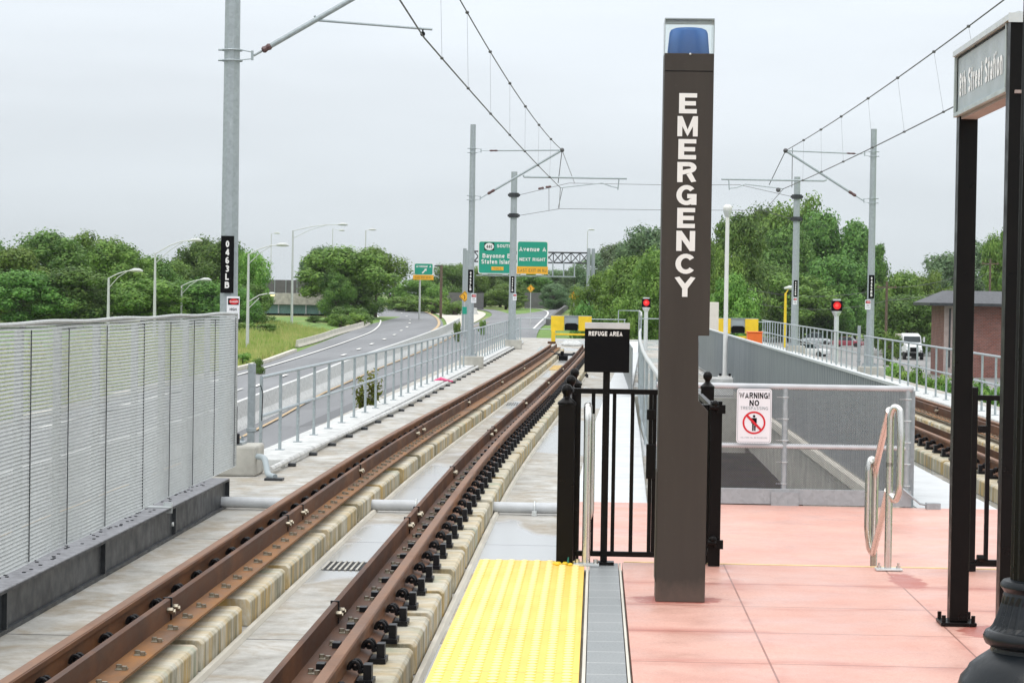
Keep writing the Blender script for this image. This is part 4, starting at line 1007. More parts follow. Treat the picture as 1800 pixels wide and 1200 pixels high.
# ------------------------------------------------------------ stainless handrails
def arcpts(P, rad=.05, n=5):
    P = [Vector(p) for p in P]; out = [P[0]]
    for a, b, c in zip(P, P[1:], P[2:]):
        d1 = (a-b); d2 = (c-b); q = min(rad, d1.length*.45, d2.length*.45); s = b+d1.normalized()*q; e2 = b+d2.normalized()*q
        for k in range(n+1):
            t = k/n; out.append(s*(1-t)**2+b*2*t*(1-t)+e2*t*t)
    return out+[P[-1]]
def handrail(label, px, base_y, off=0, mir=1):
    HY = 13.45
    b = wp(px, base_y, HY); x = b.x
    r = thing('handrail', label, 'handrail', (x, HY, 0))
    zt_ = wp(px, 712, HY).z; rr = .021
    X = lambda d: x+d*mir
    mb = MB(); mb.cyl((X(-.005), HY, .01), (X(-.005), HY, .62), rr, n=12); mb.build('post', m_ss, r, smooth=True)
    mb = MB(); mb.cyl((X(0), HY+.72, -.40), (X(0), HY+.72, .32), rr, n=12); mb.build('post', m_ss, r, smooth=True)
    # upper rail: rises out of the loop in front, runs down the stair, returns on itself
    P = [(X(-.005), HY, .60), (X(-.005), HY, zt_-.06), (X(.010), HY-.01, zt_-.008), (X(.042), HY-.03, zt_-.02), (X(.050), HY-.05, zt_-.16), (X(.048), HY-.05, .47), (X(.03), HY-.02, .40), (X(-.005), HY, .44)]
    mb = MB(); mb.tube(arcpts(P, .045), rr, 12); mb.build('end_loop', m_ss, r, smooth=True)
    P = [(X(-.010), HY+.02, zt_-.03), (X(-.004), HY+.35, zt_-.20), (X(0), HY+.72, zt_-.42), (X(0), HY+.72, .30)]
    mb = MB(); mb.tube(arcpts(P, .06), rr, 12); mb.build('upper_rail', m_ss, r, smooth=True)
    P = [(X(-.010), HY+.02, .46), (X(-.005), HY+.35, .25), (X(-.008), HY+.70, .02), (X(-.030), HY+.69, .05), (X(-.046), HY+.68, .16), (X(-.046), HY+.68, .54), (X(-.03), HY+.69, .60), (X(0), HY+.72, .57)]
    mb = MB(); mb.tube(arcpts(P, .05), rr*.95, 12); mb.build('lower_rail', m_ss, r, smooth=True)
    mb = MB(); mb.box(x-.075, x+.075, HY-.05, HY+.05, .003, .014); mb.build('base_plate', m_alu, r, bevel=.002)
    for dx_ in (-.055, .055):
        mb = MB(); mb.cyl((x+dx_, HY, .014), (x+dx_, HY, .028), .013, n=6); mb.cyl((x+dx_, HY, .028), (x+dx_, HY, .045), .007, n=6); mb.build('anchor_bolt', m_ss, r)
    return r
handrail('stainless steel looped handrail standing alone at the stair head on the pink platform', 1562, 995)
hx = wp(1030, 985, 13.35).x
r = thing('handrail', 'upright stainless steel handrail post beside the left end of the black fence', 'handrail', (hx, 13.38, 0))
mb = MB(); zt_ = wp(1030, 712, 13.38).z
mb.tube(arcpts([(hx, 13.38, .012), (hx, 13.38, zt_-.06), (hx-.003, 13.42, zt_), (hx-.003, 13.6, zt_-.05), (hx+.001, 14.2, zt_-.42)], .04), .024, 12); mb.build('rail', m_ss, r, smooth=True)
mb = MB(); mb.tube(arcpts([(hx+.026, 13.42, zt_-.05), (hx+.028, 13.40, .30), (hx+.005, 13.40, .26)], .03), .014, 10); mb.build('return_loop', m_ss, r, smooth=True)
mb = MB(); mb.box(hx-.07, hx+.075, 13.33, 13.43, .004, .016); mb.build('base_plate', m_alu, r)
for dx_ in (-.05, .055):
    mb = MB(); mb.cyl((hx+dx_, 13.37, .016), (hx+dx_, 13.37, .04), .013, n=6); mb.build('anchor_bolt', m_ss, r)
mb = MB()
for (x, y, q) in ((-.20, 13.36, .022), (-.16, 13.38, .018), (-.13, 13.35, .015), (-.22, 13.40, .014)): mb.ball((x, y, .010), q, 8, 6, .7)
tag(mb.build('sealant_blob', m_yel, smooth=True), 'lumps of yellow sealant at the foot of the leftmost black post', 'sealant')
mb = MB(); mb.tube([(hx-.105, 13.40, .01), (hx-.10, 13.41, .06), (hx-.108, 13.41, .13), (hx-.105, 13.41, .20)], .006, 6); tag(mb.build('ground_cable', M('green cable', (.02, .22, .17), .5)), 'short green cable sticking up beside the leftmost black post', 'cable')

# ------------------------------------------------------------ station name sign
sxn = 1.70; yF, yN = 11.26, 9.84
r = thing('station_name_sign', 'grey station name sign seen edge-on, lettered in white, on two black posts', 'sign', (sxn+.04, 10.4, 0))
zs_t = wp(1676, 90, yF).z; zs_b = wp(1676, 205, yF).z
for k, y in enumerate((yF, yN)):
    mb = MB(); mb.box(sxn+(.012 if k == 0 else .0), sxn+.100, y-.045, y+.045, .02, zs_b-.002 if k == 0 else zs_t-.02); mb.build('sign_post', m_bpaint, r, bevel=.003)
    mb = MB(); mb.box(sxn-.035, sxn+.135, y-.09, y+.09, .003, .019); mb.build('base_plate', m_bpaint, r, bevel=.003)
    for ax, ay in ((-.02, -.07), (.12, -.07), (-.02, .07), (.12, .07)):
        mb = MB(); mb.cyl((sxn+ax, y+ay, .019), (sxn+ax, y+ay, .052), .010, n=6); mb.build('anchor_bolt', m_bpaint, r)
ya, yz = yF+.05, yN-.06
fx0, fx1 = sxn+.0, sxn+.075
mb = MB(); mb.box(fx0+.012, fx1-.012, yN+.05, ya-.02, zs_b+.02, zs_t-.03); mb.build('sign_panel', M('light grey sign face', (.38, .43, .45), .4, 0, .04, 3), r)
mb = MB()
mb.box(fx0-.004, fx1, yN+.045, ya, zs_b-.002, zs_b+.018)
mb.box(fx0-.004, fx0+.030, ya-.022, ya, zs_b+.019, zs_t-.026); mb.box(fx0-.004, fx0+.03, yN+.046, yN+.066, zs_b+.019, zs_t-.026)
mb.build('frame', M('pale green grey frame', (.40, .46, .45), .4), r, bevel=.002)
mb = MB(); mb.box(fx0+.008, fx0+.0118, ya-.028, ya-.0225, zs_b+.02, zs_t-.03); mb.box(fx0+.008, fx0+.0118, yN+.067, ya-.029, zs_t-.036, zs_t-.030); mb.build('gasket', m_blk, r)
mb = MB(); mb.prism_y([(fx0-.012, zs_t-.025), (fx1+.03, zs_t-.025), (fx1+.03, zs_t), (fx0+.03, zs_t+.012), (fx0-.012, zs_t)], yz, ya); mb.build('top_cap', m_alu, r, smooth=True)
mb = MB(); mb.box(fx0+.02, fx1+.02, yz, ya-.05, zs_b-.004-.012, zs_b-.0025); mb.build('bottom_channel', m_stone, r)
mb = MB(); mb.box(fx0-.013, fx1+.032, yz-.004, yz-.0005, zs_t-.035, zs_t+.004); mb.build('end_cap', m_alu, r)
text('lettering', [('8th Street Station', (fx0+.0095, (yN+.08+ya)/2+.01, (zs_b+zs_t)/2-.012), .158, .90)], M('bright white lettering', (.92, .92, .92), .5, 0, .01), r, (0, -1, 0), (0, 0, 1), t=.215)

# ------------------------------------------------------------ cast iron lamp post (bottom right)
ly = 7.9; lx = wp(1826, 1100, ly).x
r = thing('platform_lamp_post', 'ornate black cast iron lamp post with fluted flared base at the right edge', 'lamp post', (lx, ly, 0))
zz = lambda y: wp(1800, y, ly).z
k_ = 4100/ly
prof = [(.30, .003), (.30, .12), (.275, .16), (.262, zz(1200)-.0), (.255, zz(1188)), (.225, zz(1166)), (.215, zz(1158)), (.205, zz(1150)), (.172, zz(1140)), (.160, zz(1133))]
prof = [(.31, .003), (.31, .10), (.29, .14), (.285, .2), (.262, zz(1200)), (.258, zz(1192)), (.235, zz(1178)), (.228, zz(1170)), (.200, zz(1158)), (.178, zz(1150)), (.160, zz(1143)), (.158, zz(1136)), (.176, zz(1131)), (.184, zz(1122)), (.184, zz(1117)), (.176, zz(1109)), (.165, zz(1106))]
mb = MB(); mb.lathe(lx, ly, prof, 48); mb.build('base_moulding', m_lampiron, r, smooth=True)
mb = MB(); mb.lathe(lx, ly, [(.164, zz(1107)), (.152, zz(1098)), (.138, zz(1080)), (.126, zz(1060)), (.121, zz(1045)), (.118, zz(1040))], 56, .05, (zz(1106), zz(1052))); mb.build('flared_neck', m_lampiron, r)
mb = MB(); mb.lathe(lx, ly, [(.117, zz(1041)), (.122, zz(1036)), (.130, zz(1031)), (.130, zz(1026)), (.122, zz(1020)), (.105, zz(1018))], 40); mb.build('neck_ring', m_lampiron, r, smooth=True)
mb = MB(); mb.lathe(lx, ly, [(.098, zz(1019)), (.094, 2.0), (.088, 4.2)], 40, .045, (-9, 9)); mb.build('fluted_shaft', m_bpaint, r)

# ------------------------------------------------------------ masts and overhead line
def mast(label, x, y, top, base=-.35, r0=.104, r1=.088, n=8):
    t = thing('catenary_mast', label, 'mast', (x, y, SLAB), 'catenary masts')
    mb = MB(); mb.tube([(x, y, base), (x, y, top)], [r0*1.16, r1], n, PI/8); mb.build('mast_pole', m_galv, t)
    mb = MB(); mb.box(x-.30, x+.42, y-.35, y+.35, SLAB+.002, base-.02); mb.build('footing', m_conc, t, bevel=.03)
    mb = MB(); mb.box(x-.22, x+.22, y-.22, y+.22, base-.02, base+.012); mb.build('base_plate', m_galv, t)
    for ax, ay in ((-1, -1), (1, -1), (-1, 1), (1, 1)):
        mb = MB(); mb.cyl((x+.17*ax, y+.17*ay, base+.012), (x+.17*ax, y+.17*ay, base+.07), .02, n=6); mb.build('anchor_bolt', m_galv, t)
    return t
def plate(t, x, y, zc, h, w, s, rr=.115, warn=True, dx=0):
    mb = MB(); yy = y-rr-.012; mb.box(x-w/2, x+w/2, yy-.004, yy, zc-h/2, zc+h/2); mb.build('number_plate', m_blk, t)
    n = len(s); st = h*.86/n
    text('number', [(ch, (x, yy-.006, zc+st*(n-1)/2-st*k), st*1.10, .92) for k, ch in enumerate(s)], m_wht, t, (1, 0, 0), (0, 0, 1), t=.23)
    if warn:
        z0 = zc-h/2-.17
        sg = dx
        mb = MB(); mb.box(x+sg-.075, x+sg+.085, yy-.0, yy+.004, z0-.15, z0+.13); wpl = mb.build('warning_plate', m_signw, t); t = wpl
        mb = MB(); mb.prism_y([(x+sg+.015+.062*math.cos(a), z0+.065+.036*math.sin(a)) for a in [2*PI*k/20 for k in range(20)]], yy-.005, yy-.003); mb.build('danger_oval', m_red, t)
        mb = MB(); mb.box(x+sg-.06, x+sg+.075, yy-.0025, yy-.001, z0+.025, z0+.105); mb.build('danger_field', m_blk, t)
        text('danger_text', [('DANGER', (x+sg+.015, yy-.0065, z0+.065), .034, .75)], m_wht, t, (1, 0, 0), (0, 0, 1), .0005, .01)
        text('voltage_text', [('HIGH', (x+sg+.005, yy-.004, z0-.03), .045, .9), ('VOLTAGE', (x+sg+.005, yy-.004, z0-.09), .035, .75)], m_blk, t, (1, 0, 0), (0, 0, 1), .0005, .01)
def clamp(t, x, y, z, r=.105, side=1):
    mb = MB()
    for dz_ in (-.065, .065):
        mb.tube([(x+(r+.02)*math.cos(a), y+(r+.02)*math.sin(a), z+dz_) for a in [2*PI*k/14 for k in range(15)]], .011, 6)
        mb.cyl((x-side*(r+.01), y-.05, z+dz_), (x-side*(r+.06), y-.05, z+dz_), .016, n=6)
        mb.bar((x+side*r, y-.06, z+dz_), (x+side*(r+.16), y-.02, z+dz_*.6), .012, .012)
    mb.bar((x+side*(r+.15), y-.02, z-.06), (x+side*(r+.15), y-.02, z+.06), .03, .02)
    mb.build('mast_clamp', m_galv2, t, smooth=True)
def insul(mb, a, b, r=.032):
    a = Vector(a); b = Vector(b); mb.tube([a, a.lerp(b, .2), a.lerp(b, .5), a.lerp(b, .8), b], [r*.7, r, r*.8, r, r*.7], 10)
m_ins = M('dark red insulator', (.10, .05, .05), .4)
def strut(t, a, b, r, name, ins=.25, mat=m_galv2):
    a = Vector(a); b = Vector(b); d = (b-a).normalized(); m1 = a+d*ins*.5; m2 = a+d*ins
    mb = MB(); mb.cyl(a, m1, r*.5, n=6); mb.cyl(m2, b, r, n=10); mb.build(name, mat, t, smooth=True)
    mb = MB(); insul(mb, m1, m2, r*1.35); mb.build('insulator', m_ins, t)
CH = 4.80
# mast 1
Y1 = 29.0; x1 = wp(403, 480, Y1).x
t = mast('nearest left galvanised mast rising out of frame, its black plate reading 0463LB', x1, Y1, 7.3)
zc = wp(402, 465, Y1).z; plate(t, x1-.005, Y1, zc, .71, .165, '0463LB', .12, dx=.075)
zl1 = wp(430, 98, Y1).z; clamp(t, x1, Y1, zl1)
pA = Vector((x1+.27, Y1, zl1)); pB = Vector((x1+2.75, Y1, zl1+1.46)); strut(t, pA, pB, .033, 'cantilever_tube')
clamp(t, x1, Y1, zl1+1.5); strut(t, (x1+.27, Y1, zl1+1.5), pB, .016, 'top_tie')
q0 = wp(557, 36, Y1); q1 = wp(760, 52, Y1)
mb = MB(); mb.tube([wp(553, 28, Y1), q0, q1], .016, 8); mb.build('registration_tube', m_galv2, t, smooth=True)
mb = MB(); c1 = wp(745, 66, Y1); mb.ball(wp(743, 60, Y1), .032); mb.cyl(wp(743, 53, Y1), c1, .010); mb.build('wire_clamp', m_blk, t)
CON1 = c1
MES1 = pB
# mast 2
Y2 = 72.0; x2 = wp(829, 400, Y2).x
t = mast('second left galvanised mast, in front of the left half of the overhead green signs', x2, Y2, wp(833, 219, Y2).z)
plate(t, x2, Y2, wp(831, 494, Y2).z, .70, .16, '0465LB', .12, dx=.10)
zu = wp(840, 265, Y2).z; zl2 = wp(840, 348, Y2).z; clamp(t, x2, Y2, zu); clamp(t, x2, Y2, zl2)
MES2 = wp(988, 264, Y2); strut(t, (x2+.27, Y2, zl2), MES2, .036, 'cantilever_tube', .5); strut(t, (x2+.27, Y2, zu), MES2, .022, 'top_tie', .5)
mb = MB(); mb.tube([wp(920, 308, Y2), wp(921, 311, Y2), wp(1102, 314, Y2)], .032, 8); mb.build('registration_tube', m_galv2, t)
CON2 = wp(985, 330, Y2)
mb = MB(); mb.tube([CON2, wp(1058, 322, Y2), wp(1075, 328, Y2), wp(1086, 330, Y2)], .018, 6); mb.cyl(wp(1088, 315, Y2), wp(1086, 334, Y2), .018); mb.build('steady_arm', m_galv2, t)
mb = MB(); mb.ball(MES2, .07); mb.cyl(MES2, wp(981, 322, Y2), .012); mb.build('hanger', m_wire, t)
# mast 3
Y3 = 99.0; x3 = wp(902, 440, Y3).x
t = mast('third left galvanised mast with two dark collars, between the two overhead green signs', x3, Y3, wp(905, 302, Y3).z, r0=.14, r1=.13, n=12)
plate(t, x3, Y3, wp(901, 500, Y3).z, .70, .16, '0466LB', .14, dx=.1)
def collar(t, x, y, z, r=.15):
    mb = MB(); mb.lathe(x, y, [(r, z-.09), (r+.06, z-.09), (r+.06, z+.09), (r, z+.09)], 14); mb.box(x-.26, x+.26, y-.03, y+.03, z-.05, z+.05); mb.build('mast_collar', m_beam, t)
z3u = wp(905, 343, Y3).z; z3l = wp(904, 379, Y3).z; collar(t, x3, Y3, z3u); collar(t, x3, Y3, z3l)
# right masts
Y4 = 68.0; x4 = wp(1532, 450, Y4).x
t = mast('nearer right galvanised mast on a concrete footing, cantilever reaching left', x4, Y4, wp(1536, 227, Y4).z)
plate(t, x4, Y4, wp(1531, 504, Y4).z, .68, .16, '0465RB', .12, dx=-.10)
zu4 = wp(1530, 271, Y4).z; zl4 = wp(1530, 353, Y4).z; clamp(t, x4, Y4, zu4, side=-1); clamp(t, x4, Y4, zl4, side=-1)
MES4 = wp(1381, 265, Y4); strut(t, (x4-.27, Y4, zl4), MES4, .036, 'cantilever_tube', .5); strut(t, (x4-.27, Y4, zu4), MES4, .02, 'top_tie', .5)
mb = MB(); mb.tube([wp(1453, 316, Y4), wp(1448, 318, Y4), wp(1268, 315, Y4)], .028, 8); mb.build('registration_tube', m_galv2, t)
CON4 = wp(1377, 332, Y4)
mb = MB(); mb.tube([wp(1378, 332, Y4), wp(1310, 324, Y4), wp(1295, 330, Y4), wp(1283, 331, Y4)], .016, 6); mb.cyl(wp(1281, 317, Y4), wp(1282, 334, Y4), .016); mb.build('steady_arm', m_galv2, t)
mb = MB(); mb.ball(MES4, .07); mb.cyl(MES4, wp(1352, 325, Y4), .012); mb.cyl(wp(1393, 260, Y4), wp(1392, 330, Y4), .010); mb.ball(wp(1368, 334, Y4), .07); mb.build('hanger', m_wire, t)
Y5 = 97.0; x5 = wp(1399, 450, Y5).x
t = mast('farther right galvanised mast with dark collars, in front of the tall trees', x5, Y5, wp(1400, 311, Y5).z, r0=.14, r1=.13, n=12)
plate(t, x5, Y5, wp(1398, 507, Y5).z, .68, .16, '0466RB', .14, dx=-.02)
z5u = wp(1400, 346, Y5).z; z5l = wp(1400, 385, Y5).z; collar(t, x5, Y5, z5u); collar(t, x5, Y5, z5l)
# wires
def sagline(a, b, sag, n=14):
    a = Vector(a); b = Vector(b); return [a.lerp(b, k/n)-Vector((0, 0, sag*4*(k/n)*(1-k/n))) for k in range(n+1)]
def at_y(P, Y):
    for a, b in zip(P, P[1:]):
        lo, hi = (a, b) if a.y < b.y else (b, a)
        if lo.y <= Y <= hi.y: return lo.lerp(hi, (Y-lo.y)/(hi.y-lo.y))
    return P[-1]
def overhead(label, mess, cont, drops, rw=.011):
    t = thing('overhead_line', label, 'overhead wire', mess[0])
    mb = MB(); mb.tube(mess, rw, 6); mb.build('messenger_wire', m_wire, t)
    mb = MB(); mb.tube(cont, rw, 6); mb.build('contact_wire', m_wire, t)
    for Y in drops:
        a = at_y(mess, Y); b = at_y(cont, Y); mb = MB(); mb.cyl(a, b, .0020, n=4); mb.ball(a, .020+.0003*Y, 6, 4); mb.ball(b, .015+.0003*Y, 6, 4); mb.build('dropper', m_wire, t)
ME1 = Vector((wp(808, 0, 35).x-.12, 29, 6.05))
mess = sagline((-2.45, -14, 6.1), ME1, .3, 8)[:-1] + sagline(ME1, MES2, .30, 16)
con1 = sagline((-2.0, -14, 4.8), CON1, .05, 8)[:-1] + sagline(CON1, CON2, .06, 16)
overhead('messenger and contact wires with droppers over the left track', mess, con1, (31.5, 36, 41, 46.5, 52, 58, 64.5))
M4 = wp(1765, 0, 33); C4 = wp(1676, 188, 38.5)
def ext(a, b, Y): a = Vector(a); b = Vector(b); return a+(b-a)*((Y-a.y)/(b.y-a.y))
mess4 = [ext(MES4, M4, 10), M4] + sagline(M4, MES4, .10, 14)[1:]
con4 = [ext(CON4, C4, 10), C4] + sagline(C4, CON4, .04, 12)[1:]
overhead('messenger and contact wires with droppers over the right track', mess4, con4, (36, 39.5, 44, 48.5, 53.5, 58, 62.5))
t = thing('cross_span_wires', 'pair of thin span wires strung between the two farthest masts', 'overhead wire', (x3, Y3, z3u))
c_u = wp(1000, 322, 98); c_l = wp(985, 367, 98)
mb = MB(); mb.tube([(x3+.2, Y3, z3u), c_u, wp(1160, 325, 98), wp(1300, 325, 98), (x5-.2, Y5, z5u)], .010, 5); mb.build('upper_span', m_wire, t)
mb = MB(); mb.tube([(x3+.2, Y3, z3l), c_l, wp(1160, 369, 98), wp(1340, 370, 98), (x5-.2, Y5, z5l)], .010, 5); mb.build('lower_span', m_wire, t)
for px in (952, 965): mb = MB(); insul(mb, wp(px-6, 329 if px > 960 else 332, 98), wp(px+4, 328 if px > 960 else 330, 98), .05); mb.build('insulator', m_ins, t)
mb = MB(); mb.cyl(wp(965, 326, 98), wp(965, 370, 98), .01); mb.cyl(wp(989, 331, 98), wp(981, 367, 98), .012); mb.cyl(CON2, wp(983, 366, 98), .01); mb.cyl(MES2, wp(1010, 322, 98), .01); mb.cyl(CON4, wp(1345, 369, 97), .01); mb.cyl(MES4, wp(1352, 325, 97), .01); mb.build('termination_wire', m_wire, t)

# junction block and conduits beside mast 1
r = thing('elbow_conduit', 'grey elbow conduit leaving the concrete footing of the nearest mast', 'pipe', (-4.1, 28.6, SLAB))
mb = MB(); mb.tube(arcpts([(x1+.42, 28.7, -.50), (x1+.54, 28.55, -.50), (x1+.62, 28.3, SLAB+.05), (x1+.72, 28.2, SLAB+.04)], .08), .038, 10); mb.build('pipe', m_signframe, r, smooth=True)
mb = MB(); mb.box(x1+.60, x1+.82, 28.1, 28.3, SLAB+.002, SLAB+.03); mb.build('rubber_foot', m_beam, r)
r = thing('cable_box', 'small dark cable fitting on the footing of the nearest mast', 'box', (x1+.15, 28.75, -.35))
mb = MB(); mb.box(x1+.1, x1+.2, 28.68, 28.75, -.35, -.22); mb.box(x1+.13, x1+.17, 28.7, 28.73, -.22, .12); mb.build('fitting', m_black, r, bevel=.01)
mb = MB(); mb.tube([(x1+.36, 29.5, -.1), (x1+.37, 29.5, .25), (x1+.34, 29.5, .35)], .006, 6); mb.build('cable', m_blk, r)
# long conduit at the foot of the left curb
r = thing('deck_conduit', 'white conduit on rubber blocks along the inner edge of the left curb', 'pipe', (-4, 30, SLAB))
mb = MB(); mb.tube([(fl(y)+.32, y, SLAB+.07) for y in range(29, 112, 3)], .036, 8); mb.build('pipe', m_white_conc, r, smooth=True)
y = 30.5
while y < 100:
    x = fl(y)+.38; mb = MB(); mb.box(x-.05, x+.06, y-.06, y+.06, SLAB+.002, SLAB+.045); mb.build('rubber_block', m_beam, r, bevel=.008); y += 2.1
c = zp(778, 668, SLAB+.12)
mb = MB(); mb.tube([(c.x-.22, c.y, c.z-.02), (c.x-.05, c.y+.1, c.z+.03), (c.x+.1, c.y-.1, c.z), (c.x+.25, c.y+.1, c.z-.03)], [.02, .045, .035, .015], 7)
tag(mb.build('litter', m_pinkp, smooth=True), 'crumpled pink plastic scrap on the white curb under the left railing', 'litter')

# ------------------------------------------------------------ buffer stops
def buffer_stop(label, cx, Y):
    t = thing('buffer_stop', label, 'buffer stop', (cx, Y, RT_), 'yellow buffer stops')
    for s in (-1, 1):
        mb = MB(); mb.box(cx+min(.28*s, .80*s), cx+max(.28*s, .80*s), Y-.05, Y+.03, .16, .74); mb.build('face_plate', m_yel, t, bevel=.01)
        mb = MB(); mb.box(cx+.70*s-.08, cx+.70*s+.08, Y-.12, Y-.055, RT_+.02, .16); mb.build('leg', m_yel, t, bevel=.01)
        mb = MB(); mb.bar((cx+.75*s, Y+.04, .6), (cx+.75*s, Y+1.9, RT_), .1, .1); mb.build('brace', m_yel, t)
        mb = MB(); mb.box(cx+.755*s-.16, cx+.755*s+.16, Y-.35, Y+.2, RT_, RT_+.09); mb.build('rail_clamp', m_guard, t, bevel=.02)
    mb = MB(); mb.box(cx-.278, cx+.278, Y+.0, Y+.03, .40, .74); mb.box(cx-.80, cx+.80, Y-.045, Y+.03, .741, .765); mb.build('crosshead', m_signframe, t)
    mb = MB(); mb.box(cx-.62, cx+.62, Y-.13, Y-.06, -.02, .06); mb.build('cross_beam', m_yel, t, bevel=.01)
    mb = MB(); mb.prism_y([(cx-.26, .18), (cx+.26, .18), (cx+.26, .40), (cx+.18, .46), (cx-.18, .46), (cx-.26, .40)], Y-.12, Y-.005); mb.build('rubber_buffer', m_blk, t)
    mb = MB(); mb.box(cx-.26, cx+.26, Y+.031, Y+.05, .40, .74); mb.build('back_plate', m_beam, t)
    return t
buffer_stop('yellow buffer stop at the end of the left track, behind the refuge sign', wp(1004, 580, 92).x, 92)
buffer_stop('yellow buffer stop at the end of the right track, right of the white lamp pole', wp(1297, 575, 92).x, 92)
c = zp(1005, 606, SLAB+.02); r = thing('white_hose_coil', 'coil of white hose on the deck in front of the left buffer stop', 'hose', (c.x, c.y, SLAB))
mb = MB()
for k in range(4): mb.tube([(c.x+(.42-.05*k)*math.cos(a), c.y+(2.0-.3*k)*math.sin(a), SLAB+.06+.03*k) for a in [2*PI*j/24 for j in range(25)]], .07, 8)
mb.build('coil', m_white_conc, r, smooth=True)
c = zp(990, 633, SLAB); r = thing('track_device', 'black track device with side arms between the far left rails', 'track device', (c.x, c.y, SLAB))
mb = MB(); mb.box(c.x-.16, c.x+.16, c.y-.4, c.y+.4, SLAB+.002, SLAB+.18); mb.box(c.x-.10, c.x+.02, c.y-.2, c.y+.2, SLAB+.18, SLAB+.32); mb.build('housing', m_blk, r, bevel=.02)
mb = MB(); mb.cyl((c.x-.42, c.y+.3, SLAB+.20), (c.x+.42, c.y+.3, SLAB+.20), .05); mb.box(c.x-.45, c.x-.33, c.y+.2, c.y+.5, SLAB+.12, SLAB+.30); mb.box(c.x+.33, c.x+.42, c.y+.2, c.y+.5, SLAB+.12, SLAB+.28); mb.build('arm', m_beam, r)
a = zp(962, 650, SLAB+.004); b = zp(990, 642, SLAB+.004); mb = MB(); mb.box(a.x+.05, b.x, a.y, b.y, SLAB+.002, SLAB+.006); struct(mb, 'painted_patch', M('faded ochre paint', (.55, .36, .10), .7, 0, .3, 3))
for k, (px, py) in enumerate(((1031, 659), (1019, 672))):
    c = zp(px, py+4, SLAB); mb = MB(); mb.box(c.x-.05, c.x+.05, c.y-.12, c.y+.12, SLAB+.002, SLAB+.09); mb.cyl((c.x, c.y, SLAB+.09), (c.x, c.y, SLAB+.12), .02)
    tag(mb.build('deck_box', m_black, bevel=.01), ('tiny black box on the deck, the farther of two below the refuge sign', 'tiny black box on the deck, the nearer of two below the refuge sign')[k], 'box')

# ------------------------------------------------------------ signals, small lamp, cabinets
def signal(label, px, py, Y, zb):
    c = wp(px, py, Y); t = thing('rail_signal', label, 'signal', (c.x, Y, zb), 'red rail signals'); x, z = c.x, c.z
    mb = MB(); mb.box(x-.19, x+.19, Y-.10, Y+.18, z-.19, z+.17); mb.build('signal_housing', m_blk, t, bevel=.02)
    mb = MB(); mb.box(x-.13, x+.13, Y-.08, Y+.16, z+.171, z+.23); mb.build('housing_cap', m_alu, t)
    mb = MB(); mb.cyl((x, Y-.10, z), (x, Y-.125, z), .135, n=20); ls = mb.build('signal_lens', m_ltred, t)
    mb = MB(); mb.cyl((x-.01, Y-.126, z+.01), (x-.01, Y-.13, z+.01), .06, n=14); mb.build('lamp_core', m_ltred2, ls)
    mb = MB(); mb.tube([(x+.16*math.cos(a), Y-.16, z+.16*math.sin(a)) for a in [PI*k/8 for k in range(9)]], .012, 5); mb.build('visor', m_blk, t)
    mb = MB(); mb.cyl((x, Y+.04, zb), (x, Y+.04, z-.24), .085, n=12); mb.build('signal_post', m_alu, t, smooth=True)
    mb = MB(); mb.lathe(x, Y+.04, [(.10, z-.36), (.17, z-.225), (.17, z-.195), (.05, z-.19)], 16); mb.build('post_collar', m_alu, t)
    return t
signal('red rail signal on a grey post left of the brown pillar', 1136, 532, 100, SLAB)
signal('red rail signal on a grey post between the two right-hand masts', 1471, 537, 82, -1.6)
bx = wp(1471, 600, 82).x; mb = MB(); mb.box(bx-.5, bx+.5, 81.7, 82.4, -1.7, -1.2); tag(mb.build('signal_bracket', m_conc), 'concrete bracket carrying the right-hand signal outside the railing', 'bracket')
bY = 55.0; b = wp(1274, 662, bY)
t = thing('white_lamp_pole', 'slim white lamp pole with a round white head standing at the end of the stairwell', 'lamp post', (b.x, bY, b.z))
mb = MB(); mb.cyl(b, (b.x+.0, bY, wp(1277, 372, bY).z), .055, .045, 12); mb.build('pole', m_whtpole, t, smooth=True)
tt = wp(1277, 366, bY); mb = MB(); mb.ball((b.x, bY, tt.z), .11, 14, 10, .85); mb.build('lamp_head', m_whtpole, t, smooth=True)
mb = MB(); mb.lathe(b.x, bY, [(.06, tt.z-.20), (.09, tt.z-.12), (.11, tt.z-.06), (.06, tt.z-.05)], 14); mb.build('lamp_collar', m_alu, t)
mb = MB(); mb.box(b.x-.16, b.x+.16, bY-.14, bY+.14, b.z-.02, b.z+.02); mb.build('base_plate', m_whtpole, t)
for ax in (-.11, .11): mb = MB(); mb.cyl((b.x+ax, bY-.1, b.z+.02), (b.x+ax, bY-.1, b.z+.08), .03); mb.build('anchor_bolt', m_black, t)
mb = MB(); mb.box(b.x-.42, b.x+.22, bY-.4, bY+.4, SLAB+.002, b.z-.021); tag(mb.build('lamp_pedestal', m_white_conc, bevel=.03), 'pale concrete pedestal under the slim white lamp pole', 'pedestal')
a = wp(1247, 531, 88); b = wp(1263, 574, 88); mb = MB(); mb.box(a.x-.35, b.x, 88, 88.7, SLAB, a.z); tag(mb.build('equipment_cabinet', m_beige, bevel=.02), 'pale beige equipment cabinet peeking out right of the brown pillar', 'cabinet')
a = wp(1314, 583, 75); b = wp(1340, 596, 75); r = thing('orange_box', 'bright orange plastic box beside the right track near the yellow buffer stop', 'box', ((a.x+b.x)/2, 75, SLAB))
mb = MB(); mb.box(a.x, b.x, 75, 75.5, SLAB, a.z-.03); mb.build('box_body', m_orange_p, r, bevel=.02)
mb = MB(); mb.box(a.x-.02, b.x+.02, 74.98, 75.52, a.z-.029, a.z+.01); mb.build('box_lid', m_orange_p, r, bevel=.01)
